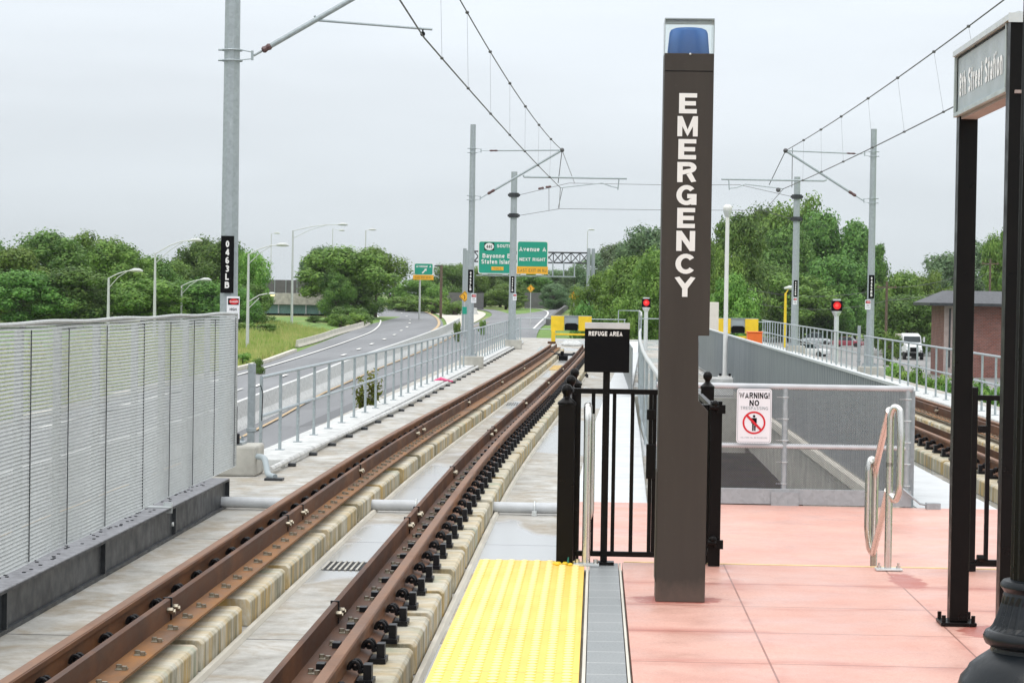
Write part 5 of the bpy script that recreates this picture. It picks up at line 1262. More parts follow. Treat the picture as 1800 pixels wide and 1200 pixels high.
# railing pieces beyond the right buffer
r = thing('end_railing', 'galvanised pipe railing behind the orange box at the end of the right track', 'railing', (7, 105, SLAB))
for z in (.5, .0): mb = MB(); mb.tube([(5.8, 105, z), (7.8, 105, z)], .022, 6); mb.build('rail', m_galv2, r)
for x in (5.8, 6.8, 7.75): mb = MB(); mb.cyl((x, 105, SLAB), (x, 105, .5), .022); mb.build('post', m_galv2, r)

# ------------------------------------------------------------ street lamps
def lamp(label, px, top, head, Y, arm2=None, mat=m_lamp, short=False, base=None, truss=True, lit=None, rr=1.0):
    a = wp(px, top, Y); zb_ = G(a.x, Y) if base is None else base
    t = thing('street_lamp', label, 'street lamp', (a.x, Y, zb_), 'street lamps along the highway')
    mb = MB(); mb.cyl((a.x, Y, zb_), (a.x, Y, a.z), .16*rr, .09*rr, 10); mb.build('lamp_pole', mat, t, smooth=True)
    h = wp(head[0], head[1], Y); s = 1 if h.x > a.x else -1
    mb = MB()
    mb.tube([(a.x, Y, a.z-.05), (lerp(a.x, h.x, .35), Y, lerp(a.z, h.z, .60)), (lerp(a.x, h.x, .65), Y, lerp(a.z, h.z, .95)), (h.x-.5*s, Y, h.z)], .05*rr, 6)
    if truss: mb.tube([(a.x, Y, a.z-.9), (lerp(a.x, h.x, .35), Y, lerp(a.z, h.z, .35)-.15), (lerp(a.x, h.x, .68), Y, lerp(a.z, h.z, .92))], .035*rr, 6)
    mb.build('lamp_arm', mat, t, smooth=True)
    mb = MB(); c = Vector((h.x, Y, h.z)); mb.tube([c+Vector((-.6*s, 0, 0)), c+Vector((-.2*s, 0, .06)), c+Vector((.25*s, 0, .05)), c+Vector((.55*s, 0, -.02))], [.07, .17, .17, .06], 8); mb.build('lamp_head', m_lamp, t, smooth=True)
    if arm2:
        h = wp(arm2[1], arm2[2], Y); a2 = wp(px, arm2[0], Y)
        mb = MB(); mb.tube([(a2.x, Y, a2.z), (lerp(a2.x, h.x, .5), Y, lerp(a2.z, h.z, .8)), (h.x-.2, Y, h.z)], .05, 6); mb.tube([(a2.x, Y, a2.z-.6), (lerp(a2.x, h.x, .5), Y, lerp(a2.z, h.z, .6)-.1)], .04, 6); mb.build('lamp_arm', mat, t)
        mb = MB(); mb.ball((h.x+.2, Y, h.z), .3, 10, 6, .5); mb.build('lamp_head', m_lamp, t)
        mb = MB(); mb.ball((h.x+.25, Y, h.z-.12), .2, 10, 6, .6); mb.build('lit_lens', m_ltyel, t)
    return t
lamp('leftmost street lamp over the mesh screen, in front of the dense trees', 191, 488, (240, 476), 200)
lamp('taller street lamp above the middle of the mesh screen with long truss arm', 273, 445, (345, 423), 205)
lamp('short street lamp between the mesh screen and the nearest mast', 319, 502, (362, 492), 235)
lamp('street lamp right of the nearest mast with a lower lit arm', 437, 446, (497, 431), 203, (530, 474, 516))
lamp('tall street lamp with the longest arm, standing in the grass bank', 515, 405, (603, 395), 264)
lamp('tall street lamp with short head in front of the round tree', 643, 405, (655, 404), 350, truss=False)
lamp('faint far street lamp above the left edge of the round tree', 585, 402, (601, 405), 430, truss=False, rr=.8)
lamp('faint far street lamp over the pale overpass', 477, 411, (487, 410), 430, truss=False, rr=.7)
lamp('thin street lamp above the sign gantry right end', 1033, 406, (1040, 404), 430, truss=False, rr=.8)
lamp('yellow street lamp post left of the farther right mast', 1381, 515, (1392, 507), 180, mat=m_yel, truss=False)
lamp('low street lamp among trees right of the white lamp pole', 1285, 520, (1318, 527), 210, mat=m_wood)

# ------------------------------------------------------------ gantry and highway signs
GY = 260.0
def gpx(px, py): return wp(px, py, GY)
a = gpx(817, 560)
t = thing('sign_gantry', 'steel truss sign gantry spanning the right carriageway', 'gantry', (gpx(925, 560).x, GY, G(a.x, GY)))
for px in (817, 1035):
    p = gpx(px, 443)
    mb = MB(); mb.cyl((p.x, GY, G(p.x, GY)), (p.x, GY, p.z+.4), .24, .2, 12); mb.cyl((p.x+.5, GY+1.2, G(p.x, GY)), (p.x+.5, GY+1.2, p.z+.4), .24, .2, 12); mb.build('gantry_post', m_galv, t, smooth=True)
zt1 = gpx(1000, 444).z; zt0 = gpx(1000, 462).z; xa = gpx(817, 450).x; xb = gpx(1035, 450).x
mb = MB()
for y in (GY, GY+1.2):
    for z in (zt0, zt1): mb.cyl((xa, y, z), (xb, y, z), .085, n=6)
    n = 14
    for k in range(n):
        x0_, x1_ = lerp(xa, xb, k/n), lerp(xa, xb, (k+1)/n)
        mb.cyl((x0_, y, zt0), (x1_, y, zt1), .045, n=5); mb.cyl((x0_, y, zt1), (x1_, y, zt0), .045, n=5); mb.cyl((x0_, y, zt0), (x0_, y, zt1), .045, n=5)
mb.build('truss', m_beam, t)
zw = gpx(930, 485).z; mb = MB(); mb.box(gpx(838, 485).x, gpx(1012, 485).x, GY-1.1, GY-.3, zw-.08, zw+.04); mb.build('catwalk', m_galv, t)
for px in (972, 991, 1010): x = gpx(px, 470).x; mb = MB(); mb.box(x-.07, x+.07, GY-.7, GY-.55, zw, zt0+.1); mb.build('hanger', m_galv, t)
def hwsign(label, x0p, x1p, y0p, y1p, Y, orange=None, group='green highway signs'):
    a = wp(x0p, y0p, Y); b = wp(x1p, y1p, Y); cx, cz = (a.x+b.x)/2, (a.z+b.z)/2; w, h = (b.x-a.x)/2, (a.z-b.z)/2
    t = thing('highway_sign', label, 'road sign', (cx, Y, cz), group)
    mb = MB(); mb.prism_y(rrect(cx, cz, w, h, .25), Y, Y+.08); mb.build('sign_border', m_wht, t)
    mb = MB(); mb.prism_y(rrect(cx, cz, w-.10, h-.10, .2), Y-.03, Y-.001); mb.build('sign_panel', m_green, t)
    return t, cx, cz, w, h
SY_ = GY-.35
t, cx, cz, w, h = hwsign('green highway sign reading 440 SOUTH and Staten Island, left of the pair', 841, 907, 423, 482, SY_)
text('lettering', [('SOUTH', (cx+.75, SY_-.06, cz+h*.70), .52, 1.0), ('Bayonne Br', (cx+.05, SY_-.06, cz+h*.10), .68, .95), ('Staten Island', (cx+.02, SY_-.06, cz-h*.26), .68, .88)], m_wht, t, (1, 0, 0), (0, 0, 1), .01, .03)
mb = MB(); mb.box(cx-1.45, cx-.35, SY_-.05, SY_-.031, cz+h*.42, cz+h*.88); mb.build('shield_square', m_blk, t)
mb = MB(); mb.prism_y([(cx-.9+.52*math.cos(q), cz+h*.65+.40*math.sin(q)) for q in [2*PI*k/20 for k in range(20)]], SY_-.07, SY_-.051); mb.build('route_shield', m_wht, t)
text('route_number', [('440', (cx-.9, SY_-.08, cz+h*.65), .5, .8)], m_blk, t, (1, 0, 0), (0, 0, 1), .005, .02)
mb = MB(); mb.box(cx-.62, cx+.72, SY_-.06, SY_-.031, cz-h*.78, cz-h*.56); mb.build('toll_panel', m_signor, t)
text('toll_lettering', [('TOLL', (cx+.05, SY_-.07, cz-h*.67), .34, 1.2)], M('faded ink', (.35, .22, .03), .5), t, (1, 0, 0), (0, 0, 1), .005, .0)
t, cx, cz, w, h = hwsign('green highway sign reading Avenue A NEXT RIGHT, right of the pair', 909, 963, 423, 482, SY_)
text('lettering', [('Avenue A', (cx, SY_-.06, cz+h*.50), .70, .98), ('NEXT RIGHT', (cx, SY_-.06, cz-h*.12), .52, 1.0)], m_wht, t, (1, 0, 0), (0, 0, 1), .01, .03)
mb = MB(); mb.box(cx-w, cx+w, SY_-.06, SY_-.031, cz-h, cz-h*.55); mb.build('orange_strip', m_signor, t)
text('strip_lettering', [('LAST EXIT IN NJ', (cx, SY_-.08, cz-h*.78), .52, .80)], M('faded ink', (.35, .22, .03), .5), t, (1, 0, 0), (0, 0, 1), .005, .02)
for px in (852, 888, 920, 947):
    c = wp(px, 483.5, GY-1.3); mb = MB(); mb.box(c.x-.3, c.x+.3, GY-1.5, GY-1.12, zw+.06, zw+.25); mb.bar((c.x, GY-1.3, zw+.1), (c.x, GY-.9, zw), .06, .06)
    tag(mb.build('sign_floodlight', m_alu), {852: 'floodlight under the left end of the Staten Island sign', 888: 'floodlight under the right half of the Staten Island sign', 920: 'floodlight under the left half of the Avenue A sign', 947: 'floodlight under the right half of the Avenue A sign'}[px], 'floodlight', 'floodlights on the gantry')
EY_ = 330
t, cx, cz, w, h = hwsign('small green exit sign with white arrow on its own post beyond the bend', 728, 761.5, 462, 484, EY_)
text('lettering', [('Avenue A', (cx, EY_-.06, cz+h*.48), .52, .95)], m_wht, t, (1, 0, 0), (0, 0, 1), .01, .03)
mb = MB(); mb.prism_y([(cx+.02, cz-.02), (cx+.42, cz+.1), (cx+.40, cz-.32), (cx+.28, cz-.20), (cx-.12, cz-.66), (cx-.26, cz-.52), (cx+.15, cz-.08)], EY_-.06, EY_-.031); mb.build('arrow', m_wht, t)
mb = MB(); o0 = wp(726, 483, EY_); o1 = wp(762, 492, EY_); mb.box(o0.x, o1.x, EY_-.05, EY_+.05, o1.z, o0.z); mb.build('orange_strip', m_signor, t)
text('strip_lettering', [('LAST EXIT IN NJ', ((o0.x+o1.x)/2, EY_-.07, (o0.z+o1.z)/2), .45, .65)], M('faded ink', (.35, .22, .03), .5), t, (1, 0, 0), (0, 0, 1), .005, .02)
p = wp(738, 492, EY_); mb = MB(); mb.cyl((p.x, EY_+.2, G(p.x, EY_)), (p.x, EY_+.2, p.z+1), .14, n=8); mb.build('sign_post', m_lamp, t)
p = wp(776, 466, 340); t = thing('sign_column', 'rusty brown steel column with a short arm right of the small exit sign', 'column', (p.x, 340, G(p.x, 340)))
mb = MB(); mb.cyl((p.x, 340, G(p.x, 340)), (p.x, 340, p.z), .2, n=10); mb.build('column', m_wood, t)
mb = MB(); mb.cyl((p.x, 340, p.z-.1), (p.x-1.0, 340, p.z-.1), .1, n=6); mb.cyl((p.x, 340, p.z-1.4), (p.x-.9, 340, p.z-1.4), .07, n=6); mb.build('arm', m_beam, t)
for k, (px, py, Y, hw_, lb) in enumerate(((817, 521, 225, .55, 'orange diamond road sign left of the second mast, small green plaque below'), (933, 507, 300, .52, 'orange diamond road sign below the Avenue A sign'), (1009, 521, 250, .58, 'orange diamond road sign left of the gantry right post'))):
    c = wp(px, py, Y); t = thing('diamond_sign', lb, 'road sign', (c.x, Y, G(c.x, Y)), 'diamond warning signs')
    mb = MB(); mb.prism_y([(c.x-hw_, c.z), (c.x, c.z-hw_), (c.x+hw_, c.z), (c.x, c.z+hw_)], Y, Y+.03); mb.build('sign_panel', m_signor, t)
    mb = MB(); q = hw_*.86
    for (xa_, za_), (xb_, zb_) in zip([(-q, 0), (0, -q), (q, 0), (0, q)], [(0, -q), (q, 0), (0, q), (-q, 0)]): mb.bar((c.x+xa_, Y-.01, c.z+za_), (c.x+xb_, Y-.01, c.z+zb_), .01, .03)
    mb.tube([(c.x-.03, Y-.01, c.z-.25), (c.x+.02, Y-.01, c.z), (c.x-.12, Y-.01, c.z+.2)], .03, 5); mb.build('sign_border', m_blk, t)
    mb = MB(); mb.box(c.x-.04, c.x+.04, Y+.031, Y+.10, G(c.x, Y), c.z+.2); mb.build('sign_post', m_lamp, t)
    if k == 0: mb = MB(); mb.box(c.x-.22, c.x+.22, Y-.01, Y+.02, c.z-1.7, c.z-1.0); mb.build('plaque', m_green, t)
p = wp(822, 440, 250); t = thing('utility_pole', 'grey double utility pole just left of the second mast', 'pole', (p.x, 250, G(p.x, 250)))
mb = MB(); mb.cyl((p.x, 250, G(p.x, 250)), (p.x, 250, p.z), .22, .18, 8); mb.build('pole', m_galv, t)

# ------------------------------------------------------------ overpass
OY = 330
a = wp(470, 492, OY); b = wp(548, 545, OY); gz = pw(GT, OY)
t = thing('overpass_bridge', 'grey concrete highway overpass half hidden by trees at left', 'bridge', ((a.x+b.x)/2, OY, b.z-4))
x0_, x1_ = a.x-14, b.x+5
zt0_ = wp(500, 492, OY).z; zt1_ = wp(500, 515, OY).z; zt2_ = wp(500, 535, OY).z; zt3_ = wp(500, 551, OY).z
mb = MB(); mb.box(x0_, x1_, OY, OY+.3, zt1_, zt0_)
mb.build('noise_wall', m_conc_dk, t)
mb = MB(); mb.box(x0_, x1_, OY-.1, OY+10, zt2_, zt1_-.01); mb.build('parapet', m_conc, t)
mb = MB(); mb.box(x0_, x1_, OY+.3, OY+9, zt3_, zt2_-.01); mb.build('girder', M('blue green girder', (.10, .20, .19), .6), t)
for k in range(14): x = lerp(x0_, x1_, k/13); mb = MB(); mb.box(x-.1, x+.1, OY+.15, OY+.3, zt3_, zt2_-.02); mb.build('girder_rib', m_galv, t)
for k in range(3): x = wp(492+k*22, 560, OY).x; mb = MB(); mb.box(x-.4, x+.4, OY+2, OY+3, zt3_-7, zt3_-.01); mb.build('pier', m_conc, t)
for k in range(16): x = lerp(x0_, x1_, (k+.5)/16); mb = MB(); mb.box(x-.05, x+.05, OY-.08, OY-.01, zt1_, zt0_); mb.build('wall_post', m_galv, t)
mb = MB(); mb.box(x0_, x1_, OY+7, OY+7.5, G(x0_, OY)-1, zt3_-.01); mb.build('abutment_shade', m_dark, t)  # dark wall added to stand for the shade beneath the bridge
# far noise walls
a = gp(925, 540); wz = wp(925, 514, 440).z; wx0, wx1 = wp(922, 530, 440).x, wp(1002, 530, 440).x
mb = MB(); mb.box(wx0, wx1+6, 440, 440.4, -1.2, wz)
tag(mb.build('retaining_wall', m_conc_dk), 'dark grey retaining wall at the far end of the right carriageway', 'wall')
mb = MB(); mb.box(wp(785, 530, 420).x, wp(850, 530, 420).x, 420, 420.4, -1.5, wp(800, 514, 420).z)
tag(mb.build('retaining_wall', m_conc_dk), 'dark grey retaining wall behind the left diamond sign', 'wall')
p0 = gp(962, 572); p1 = gp(1003, 540); mb = MB(); mb.sweep([(-.2, -.5), (.2, -.5), (.2, .9), (-.2, .9)], [drape(Vector((lerp(p0.x, p1.x, k/8), lerp(p0.y, p1.y, k/8), 0)), 0) for k in range(9)])
tag(mb.build('retaining_wall', m_conc_dk), 'low dark wall along the right edge of the far carriageway, left of the yellow buffer stop', 'wall')

# ------------------------------------------------------------ right side: building, vehicles
BY = 205
a = wp(1661, 530, BY); zE = wp(1641, 532, BY).z; zR = wp(1640, 510, BY).z; zg = -5.2
t = thing('brick_building', 'red brick building with grey hipped roof at right', 'building', (a.x+8, BY, zg))
mb = MB(); mb.box(a.x, a.x+19, BY, BY+8, zg, zE-.25); mb.build('brick_wall', m_brick, t)
zs = wp(1641, 590, BY).z
mb = MB(); mb.box(a.x-.04, a.x+1.0, BY-.05, BY-.005, zg, zE-.26); mb.box(a.x+1.6, a.x+2.0, BY-.05, BY-.005, zg, zE-.26); mb.build('pilaster', m_stone, t)
for k in range(2): mb = MB(); mb.box(a.x+.38+k*.75, a.x+.52+k*.75, BY-.12, BY-.055, zg+1, zE-.5); mb.build('downpipe', m_beam, t)
x0_, x1_ = a.x-1.5, a.x+20.5
mb = MB(); mb.loft([[(x0_, BY-1.4, zE), (x1_, BY-1.4, zE), (x1_, BY+9.4, zE), (x0_, BY+9.4, zE)], [(x0_+2.2, BY+2, zR), (x1_-2.2, BY+2, zR), (x1_-2.2, BY+6, zR), (x0_+2.2, BY+6, zR)]]); mb.build('roof', m_roof, t)
mb = MB(); mb.box(x0_, x1_, BY-1.4, BY+9.4, zE-.25, zE-.004); mb.build('soffit', m_beam, t)
for k in range(3):
    x = a.x+5+k*4.5; mb = MB(); mb.box(x, x+1.6, BY-.03, BY-.004, zg+3.2, zg+4.8); w_ = mb.build('window', m_win, t); mb = MB(); mb.box(x-.1, x+1.7, BY-.08, BY-.031, zg+3.05, zg+3.18); mb.build('sill', m_stone, w_)
def car(label, px, py, Y, paint, rz, van=False):
    c = gp(px, py); c = wp(px, py, Y); zg = G(c.x, Y)+.1
    t = thing('parked_car', label, 'car', (c.x, Y, zg), 'parked cars in the right-hand lot')
    m0 = []
    def P(n, build, mat, **k):
        mb = MB(); build(mb); mb.v = [(c.x+math.cos(rz)*x-math.sin(rz)*y, Y+math.sin(rz)*x+math.cos(rz)*y, zg+z) for x, y, z in mb.v]; return mb.build(n, mat, t, **k)
    H = 1.75 if van else 1.42
    def body(mb):
        secs = [(-2.2, .35, .62, .72), (-2.1, .28, .80, .84), (-1.2, .25, .92, .88), (0, .22, .94, .90), (1.3, .25, .95, .88), (2.1, .30, .88, .84), (2.25, .4, .75, .70)]
        mb.loft([[(-w, y, a), (w, y, a), (w, y, (a+b)/2), (w*.93, y, b), (-w*.93, y, b), (-w, y, (a+b)/2)] for y, a, b, w in secs])
    def cab(mb):
        b = [(-1.1, .92, .80), (-.5, H, .62), (1.0, H, .62), (1.75, .93, .78)]
        mb.loft([[(-w, y, .90), (w, y, .90), (w*.9 if z > 1 else w, y, z), (-w*.9 if z > 1 else -w, y, z)] for y, z, w in b])
    P('car_body', body, paint, bevel=.06); P('cabin_glass', cab, m_win)
    P('car_roof', lambda mb: mb.box(-.56, .56, -.5, 1.0, H+.002, H+.05), paint, bevel=.03)
    for sx2 in (-1, 1):
        for y in (-1.4, 1.4): w = P('wheel', lambda mb: mb.cyl((sx2*.70, y, .32), (sx2*.93, y, .32), .32, n=14), m_tyre)
        P('headlight', lambda mb: mb.box(sx2*.6-.15, sx2*.6+.15, -2.215, -2.19, .52, .64), m_alu)
    return t
car('silver van in the back row of the lot, right of the farther right mast', 1436, 606, 345, m_car_g, 1.3, True)
car('second white car, lower and nearer, right of the farther right mast', 1424, 640, 272, m_car_w, 1.1)
car('red car parked just right of the nearer right mast', 1549, 612, 345, m_car_r, 1.2)
car('maroon car parked left of the nearer right mast', 1490, 622, 330, M('maroon paint', (.25, .04, .06), .3), 1.2)
# truck
TY = 265; c = wp(1607, 632, TY); zg = -5.1; x = c.x-.35
t = thing('parked_truck', 'white truck with rounded cab facing the camera, left of the brick building', 'truck', (x, TY, zg))
mb = MB(); mb.loft([[(x-.85, TY-2.4, zg+.9), (x+.85, TY-2.4, zg+.9), (x+.78, TY-2.4, zg+1.55), (x-.78, TY-2.4, zg+1.55)], [(x-1.0, TY-1.9, zg+.85), (x+1.0, TY-1.9, zg+.85), (x+.9, TY-1.9, zg+1.8), (x-.9, TY-1.9, zg+1.8)], [(x-1.1, TY-.6, zg+.85), (x+1.1, TY-.6, zg+.85), (x+1.0, TY-.6, zg+1.95), (x-1.0, TY-.6, zg+1.95)]]); mb.build('bonnet', m_car_w, t, bevel=.1)
mb = MB(); mb.loft([[(x-1.15, TY-.6, zg+.8), (x+1.15, TY-.6, zg+.8), (x+1.05, TY-.6, zg+1.96), (x-1.05, TY-.6, zg+1.96)], [(x-1.15, TY-.3, zg+.8), (x+1.15, TY-.3, zg+.8), (x+1.0, TY-.3, zg+2.75), (x-1.0, TY-.3, zg+2.75)], [(x-1.15, TY+1.4, zg+.8), (x+1.15, TY+1.4, zg+.8), (x+1.0, TY+1.4, zg+3.0), (x-1.0, TY+1.4, zg+3.0)]]); mb.build('cab', m_car_w, t, bevel=.12)
mb = MB(); mb.quad((x-.95, TY-.63, zg+2.02), (x+.95, TY-.63, zg+2.02), (x+.9, TY-.42, zg+2.66), (x-.9, TY-.42, zg+2.66)); mb.build('windscreen', m_win, t)
mb = MB(); mb.box(x-1.1, x+1.1, TY+1.6, TY+6, zg+1.2, zg+2.85); mb.build('cargo_box', M('weathered tan cover', (.45, .42, .36), .7), t, bevel=.08)
mb = MB(); mb.box(x-1.0, x+1.0, TY-2.55, TY-2.41, zg+.45, zg+.8); mb.box(x-.45, x+.45, TY-2.43, TY-2.405, zg+.95, zg+1.45); mb.build('bumper', m_blk, t)
for s in (-1, 1):
    for y in (-1.5, 3.0, 5.5): mb = MB(); mb.cyl((x+s*.8, TY+y, zg+.48), (x+s*1.12, TY+y, zg+.48), .48, n=16); mb.build('wheel', m_tyre, t)
    mb = MB(); mb.ball((x+s*.78, TY-2.35, zg+1.15), .16); mb.build('headlight', m_alu, t)
    mb = MB(); mb.box(x+s*1.35-.1, x+s*1.35+.1, TY-.5, TY-.4, zg+2.0, zg+2.6); mb.bar((x+s*1.1, TY-.4, zg+2.3), (x+s*1.35, TY-.45, zg+2.3), .04, .04); mb.build('side_mirror', m_alu, t)
for k, (px, ty, Y, lb) in enumerate(((1559, 495, 260, 'brown wooden utility pole right of the nearer right mast'), (1283, 488, 230, 'dark wooden utility pole behind the white lamp pole'), (1741, 455, 300, 'wooden utility pole with crossarm seen between the sign posts'))):
    p = wp(px, ty, Y); t = thing('utility_pole', lb, 'pole', (p.x, Y, G(p.x, Y)))
    mb = MB(); mb.cyl((p.x, Y, G(p.x, Y)), (p.x, Y, p.z), .17, .13, 8); mb.build('pole', m_wood, t)
    if k != 1: mb = MB(); mb.box(p.x-1.1, p.x+1.1, Y-.08, Y+.08, p.z-.7, p.z-.55); mb.box(p.x-1.0, p.x-.9, Y-.05, Y+.05, p.z-.55, p.z-.35); mb.box(p.x+.9, p.x+1.0, Y-.05, Y+.05, p.z-.55, p.z-.35); mb.build('crossarm', m_wood, t)
a = wp(1310, 530, 230); b = wp(1560, 535, 230)
for k, dz_ in enumerate((0, 1.9)):
    mb = MB(); P = sagline(wp(1283, 500+dz_*12, 230), wp(1560, 505+dz_*12, 260), 1.1, 12); mb.tube(P, .02, 4); mb.tube(sagline(P[-1], wp(1741, 462+dz_*8, 300), .8, 10), .02, 4)
    tag(mb.build('utility_cable', m_wire), ('upper sagging cable in front of the tall right trees', 'lower sagging cable in front of the tall right trees')[k], 'cable')

# ------------------------------------------------------------ vegetation
def crown_mesh(name, seed, H, Rx, z0, nleaf, mat, clumps=26, leaf=.34, flat=1.0):
    rnd = random.Random(seed); mb = MB(); cl = []
    zc = (H+z0)/2; hz = (H-z0)/2
    for k in range(clumps):
        for _ in range(50):
            a = rnd.uniform(0, 2*PI); v = rnd.uniform(-1, 1); q = math.sqrt(rnd.random())
            rr = Rx*(max(0, 1-v*v)**.42)*q*rnd.uniform(.8, 1.12)
            if v < -.6 and z0 > 1 and rnd.random() < .5: continue
            break
        s = (.11+.24*rnd.random()**1.3)*Rx
        cl.append((Vector((rr*math.cos(a), rr*math.sin(a), zc+v*hz*rnd.uniform(.74, .95))), s, rnd.uniform(.75, 1.15)))
    tot = sum(s*s for _, s, _ in cl)
    for c, s, fz in cl:
        for _ in range(int(nleaf*s*s/tot)):
            u = rnd.uniform(-1, 1); a = rnd.uniform(0, 2*PI); q = math.sqrt(1-u*u); d = Vector((q*math.cos(a), q*math.sin(a), u))
            r_ = s*(rnd.uniform(.70, 1.10) if rnd.random() < .74 else rnd.uniform(1.0, 1.5))
            p = c+Vector((d.x*r_, d.y*r_, d.z*r_*fz))
            nrm = (d*1.1+Vector((rnd.gauss(0, .38), rnd.gauss(0, .38), rnd.gauss(.2, .38)))).normalized()
            tx = nrm.cross(Vector((rnd.random()-.5, rnd.random()-.5, rnd.random()-.5))).normalized(); ty = nrm.cross(tx)
            l_ = leaf*rnd.uniform(.5, 1.25); w_ = l_*rnd.uniform(.45, .8)
            mb.quad(p-tx*l_*.5, p+ty*w_*.5, p+tx*l_*.5, p-ty*w_*.5)
    o = mb.build(name, mat, fix=False); me = o.data; bpy.data.objects.remove(o); return me, cl
def trunk_mesh(seed, cl, H, r=.26):
    rnd = random.Random(seed); mb = MB(); top = H*.72
    mb.tube([(0, 0, -.5), (.1, .05, H*.2), (-.1, .1, H*.45), (0, 0, top)], [r*1.3, r, r*.7, r*.25], 8)
    for c, s, _ in cl[:12]:
        z = rnd.uniform(.22, .6)*H; mb.tube([(0, 0, z), (c.x*.5, c.y*.5, lerp(z, c.z, .6)), (c.x*.85, c.y*.85, c.z)], [r*.5, r*.3, r*.1], 5)
    o = mb.build('trunk', m_bark, smooth=True); me = o.data; bpy.data.objects.remove(o); return me
VAR = {}
def variant(key, seed, H, R, z0, nleaf, mat, clumps=26, leaf=.34):
    me, cl = crown_mesh('crown', seed, H, R, z0, nleaf, mat, clumps, leaf*1.2); VAR[key] = (me, trunk_mesh(seed+1, cl, H), H, R)
variant('a', 11, 12, 5.2, 1.2, 26000, m_leafA, 62); variant('b', 12, 12, 5.0, .6, 26000, m_leafB, 60); variant('c', 13, 12, 4.4, 2.0, 26000, m_leafB, 54)
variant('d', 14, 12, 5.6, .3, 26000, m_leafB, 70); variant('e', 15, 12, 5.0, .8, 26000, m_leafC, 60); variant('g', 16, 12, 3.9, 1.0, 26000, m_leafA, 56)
variant('h', 17, 12, 5.0, .3, 26000, m_leafA, 74)
variant('k', 18, 12, 5.0, 6.2, 16000, m_leafB, 44)
variant('s', 21, 3, 2.3, .0, 2600, m_leafB, 16, .26); variant('u', 22, 3, 2.6, .0, 2600, m_leafA, 18, .26)
def tree(label, px, top, Y, wpx, key, base=None, name='tree', cat='tree', grp='trees around the highway'):
    if 1320 <= px <= 1560 and cat == 'tree': Y += 130
    p = wp(px, top, Y); me, tm, H, R = VAR[key]; zb_ = (G(p.x, Y) if base is None else base)-.1
    h = p.z-zb_; sc = h/H; w = wpx*1.18/FPX*Y/2/R
    t = thing(name, label, cat, (p.x, Y, zb_), grp); t.rotation_euler.z = random.uniform(0, 6.28)
    c = bpy.data.objects.new('crown', me); COL.objects.link(c); c.parent = t; c.scale = (w, w, sc)
    k = bpy.data.objects.new('trunk', tm); COL.objects.link(k); k.parent = t; k.scale = (w, w, sc)
    return t
lab_left = 'broad green tree in the dense wood behind the mesh screen'
for (px, top, Y, w, k, lb) in (
    (-45, 425, 262, 150, 'a', 'green tree cut by the left edge of the frame'),
    (18, 438, 250, 130, 'b', 'bright green tree at far left above the mesh screen'),
    (88, 413, 262, 150, 'a', 'tall dark green tree, first peak from the left edge'),
    (165, 412, 275, 130, 'd', 'bright green tree behind the lowest street lamp'),
    (215, 428, 255, 110, 'c', 'dark green tree between the two leftmost street lamps'),
    (130, 470, 235, 150, 'h', 'low dark tree in front of the wood above the mesh screen'),
    (40, 480, 232, 150, 'a', 'low dark tree at the left edge above the mesh screen'),
    (265, 455, 262, 100, 'a', 'tree behind the second street lamp from the left'),
    (305, 462, 275, 110, 'b', 'lower bright tree between second and third street lamps'),
    (352, 420, 285, 95, 'h', 'tall slim dark tree left of the nearest mast'),
    (395, 428, 270, 100, 'a', 'dark tree directly behind the nearest mast'),
    (250, 490, 235, 130, 'c', 'low dark tree behind the middle of the mesh screen'),
    (345, 492, 240, 120, 'h', 'low dark tree left of the nearest mast base'),
    (432, 436, 255, 84, 'd', 'rounded green tree right of the nearest mast beside the overpass'),
    (448, 500, 248, 58, 'h', 'dark lower tree right of the nearest mast above the grass bank'),
    (415, 510, 238, 80, 'a', 'dark shaded tree at the grass bank behind the nearest mast')):
    tree(lb, px, top, Y, w, k)
tree('big round green tree at the inside of the highway bend', 612, 436, 322, 140, 'c')
tree('left lobe of foliage beside the big round tree', 592, 478, 316, 60, 'h')
tree('right spreading tree overhanging the bend', 662, 443, 328, 95, 'k')
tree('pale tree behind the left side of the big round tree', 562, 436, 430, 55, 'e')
tree('dark low tree under the right side of the big round tree', 625, 500, 322, 84, 'a')
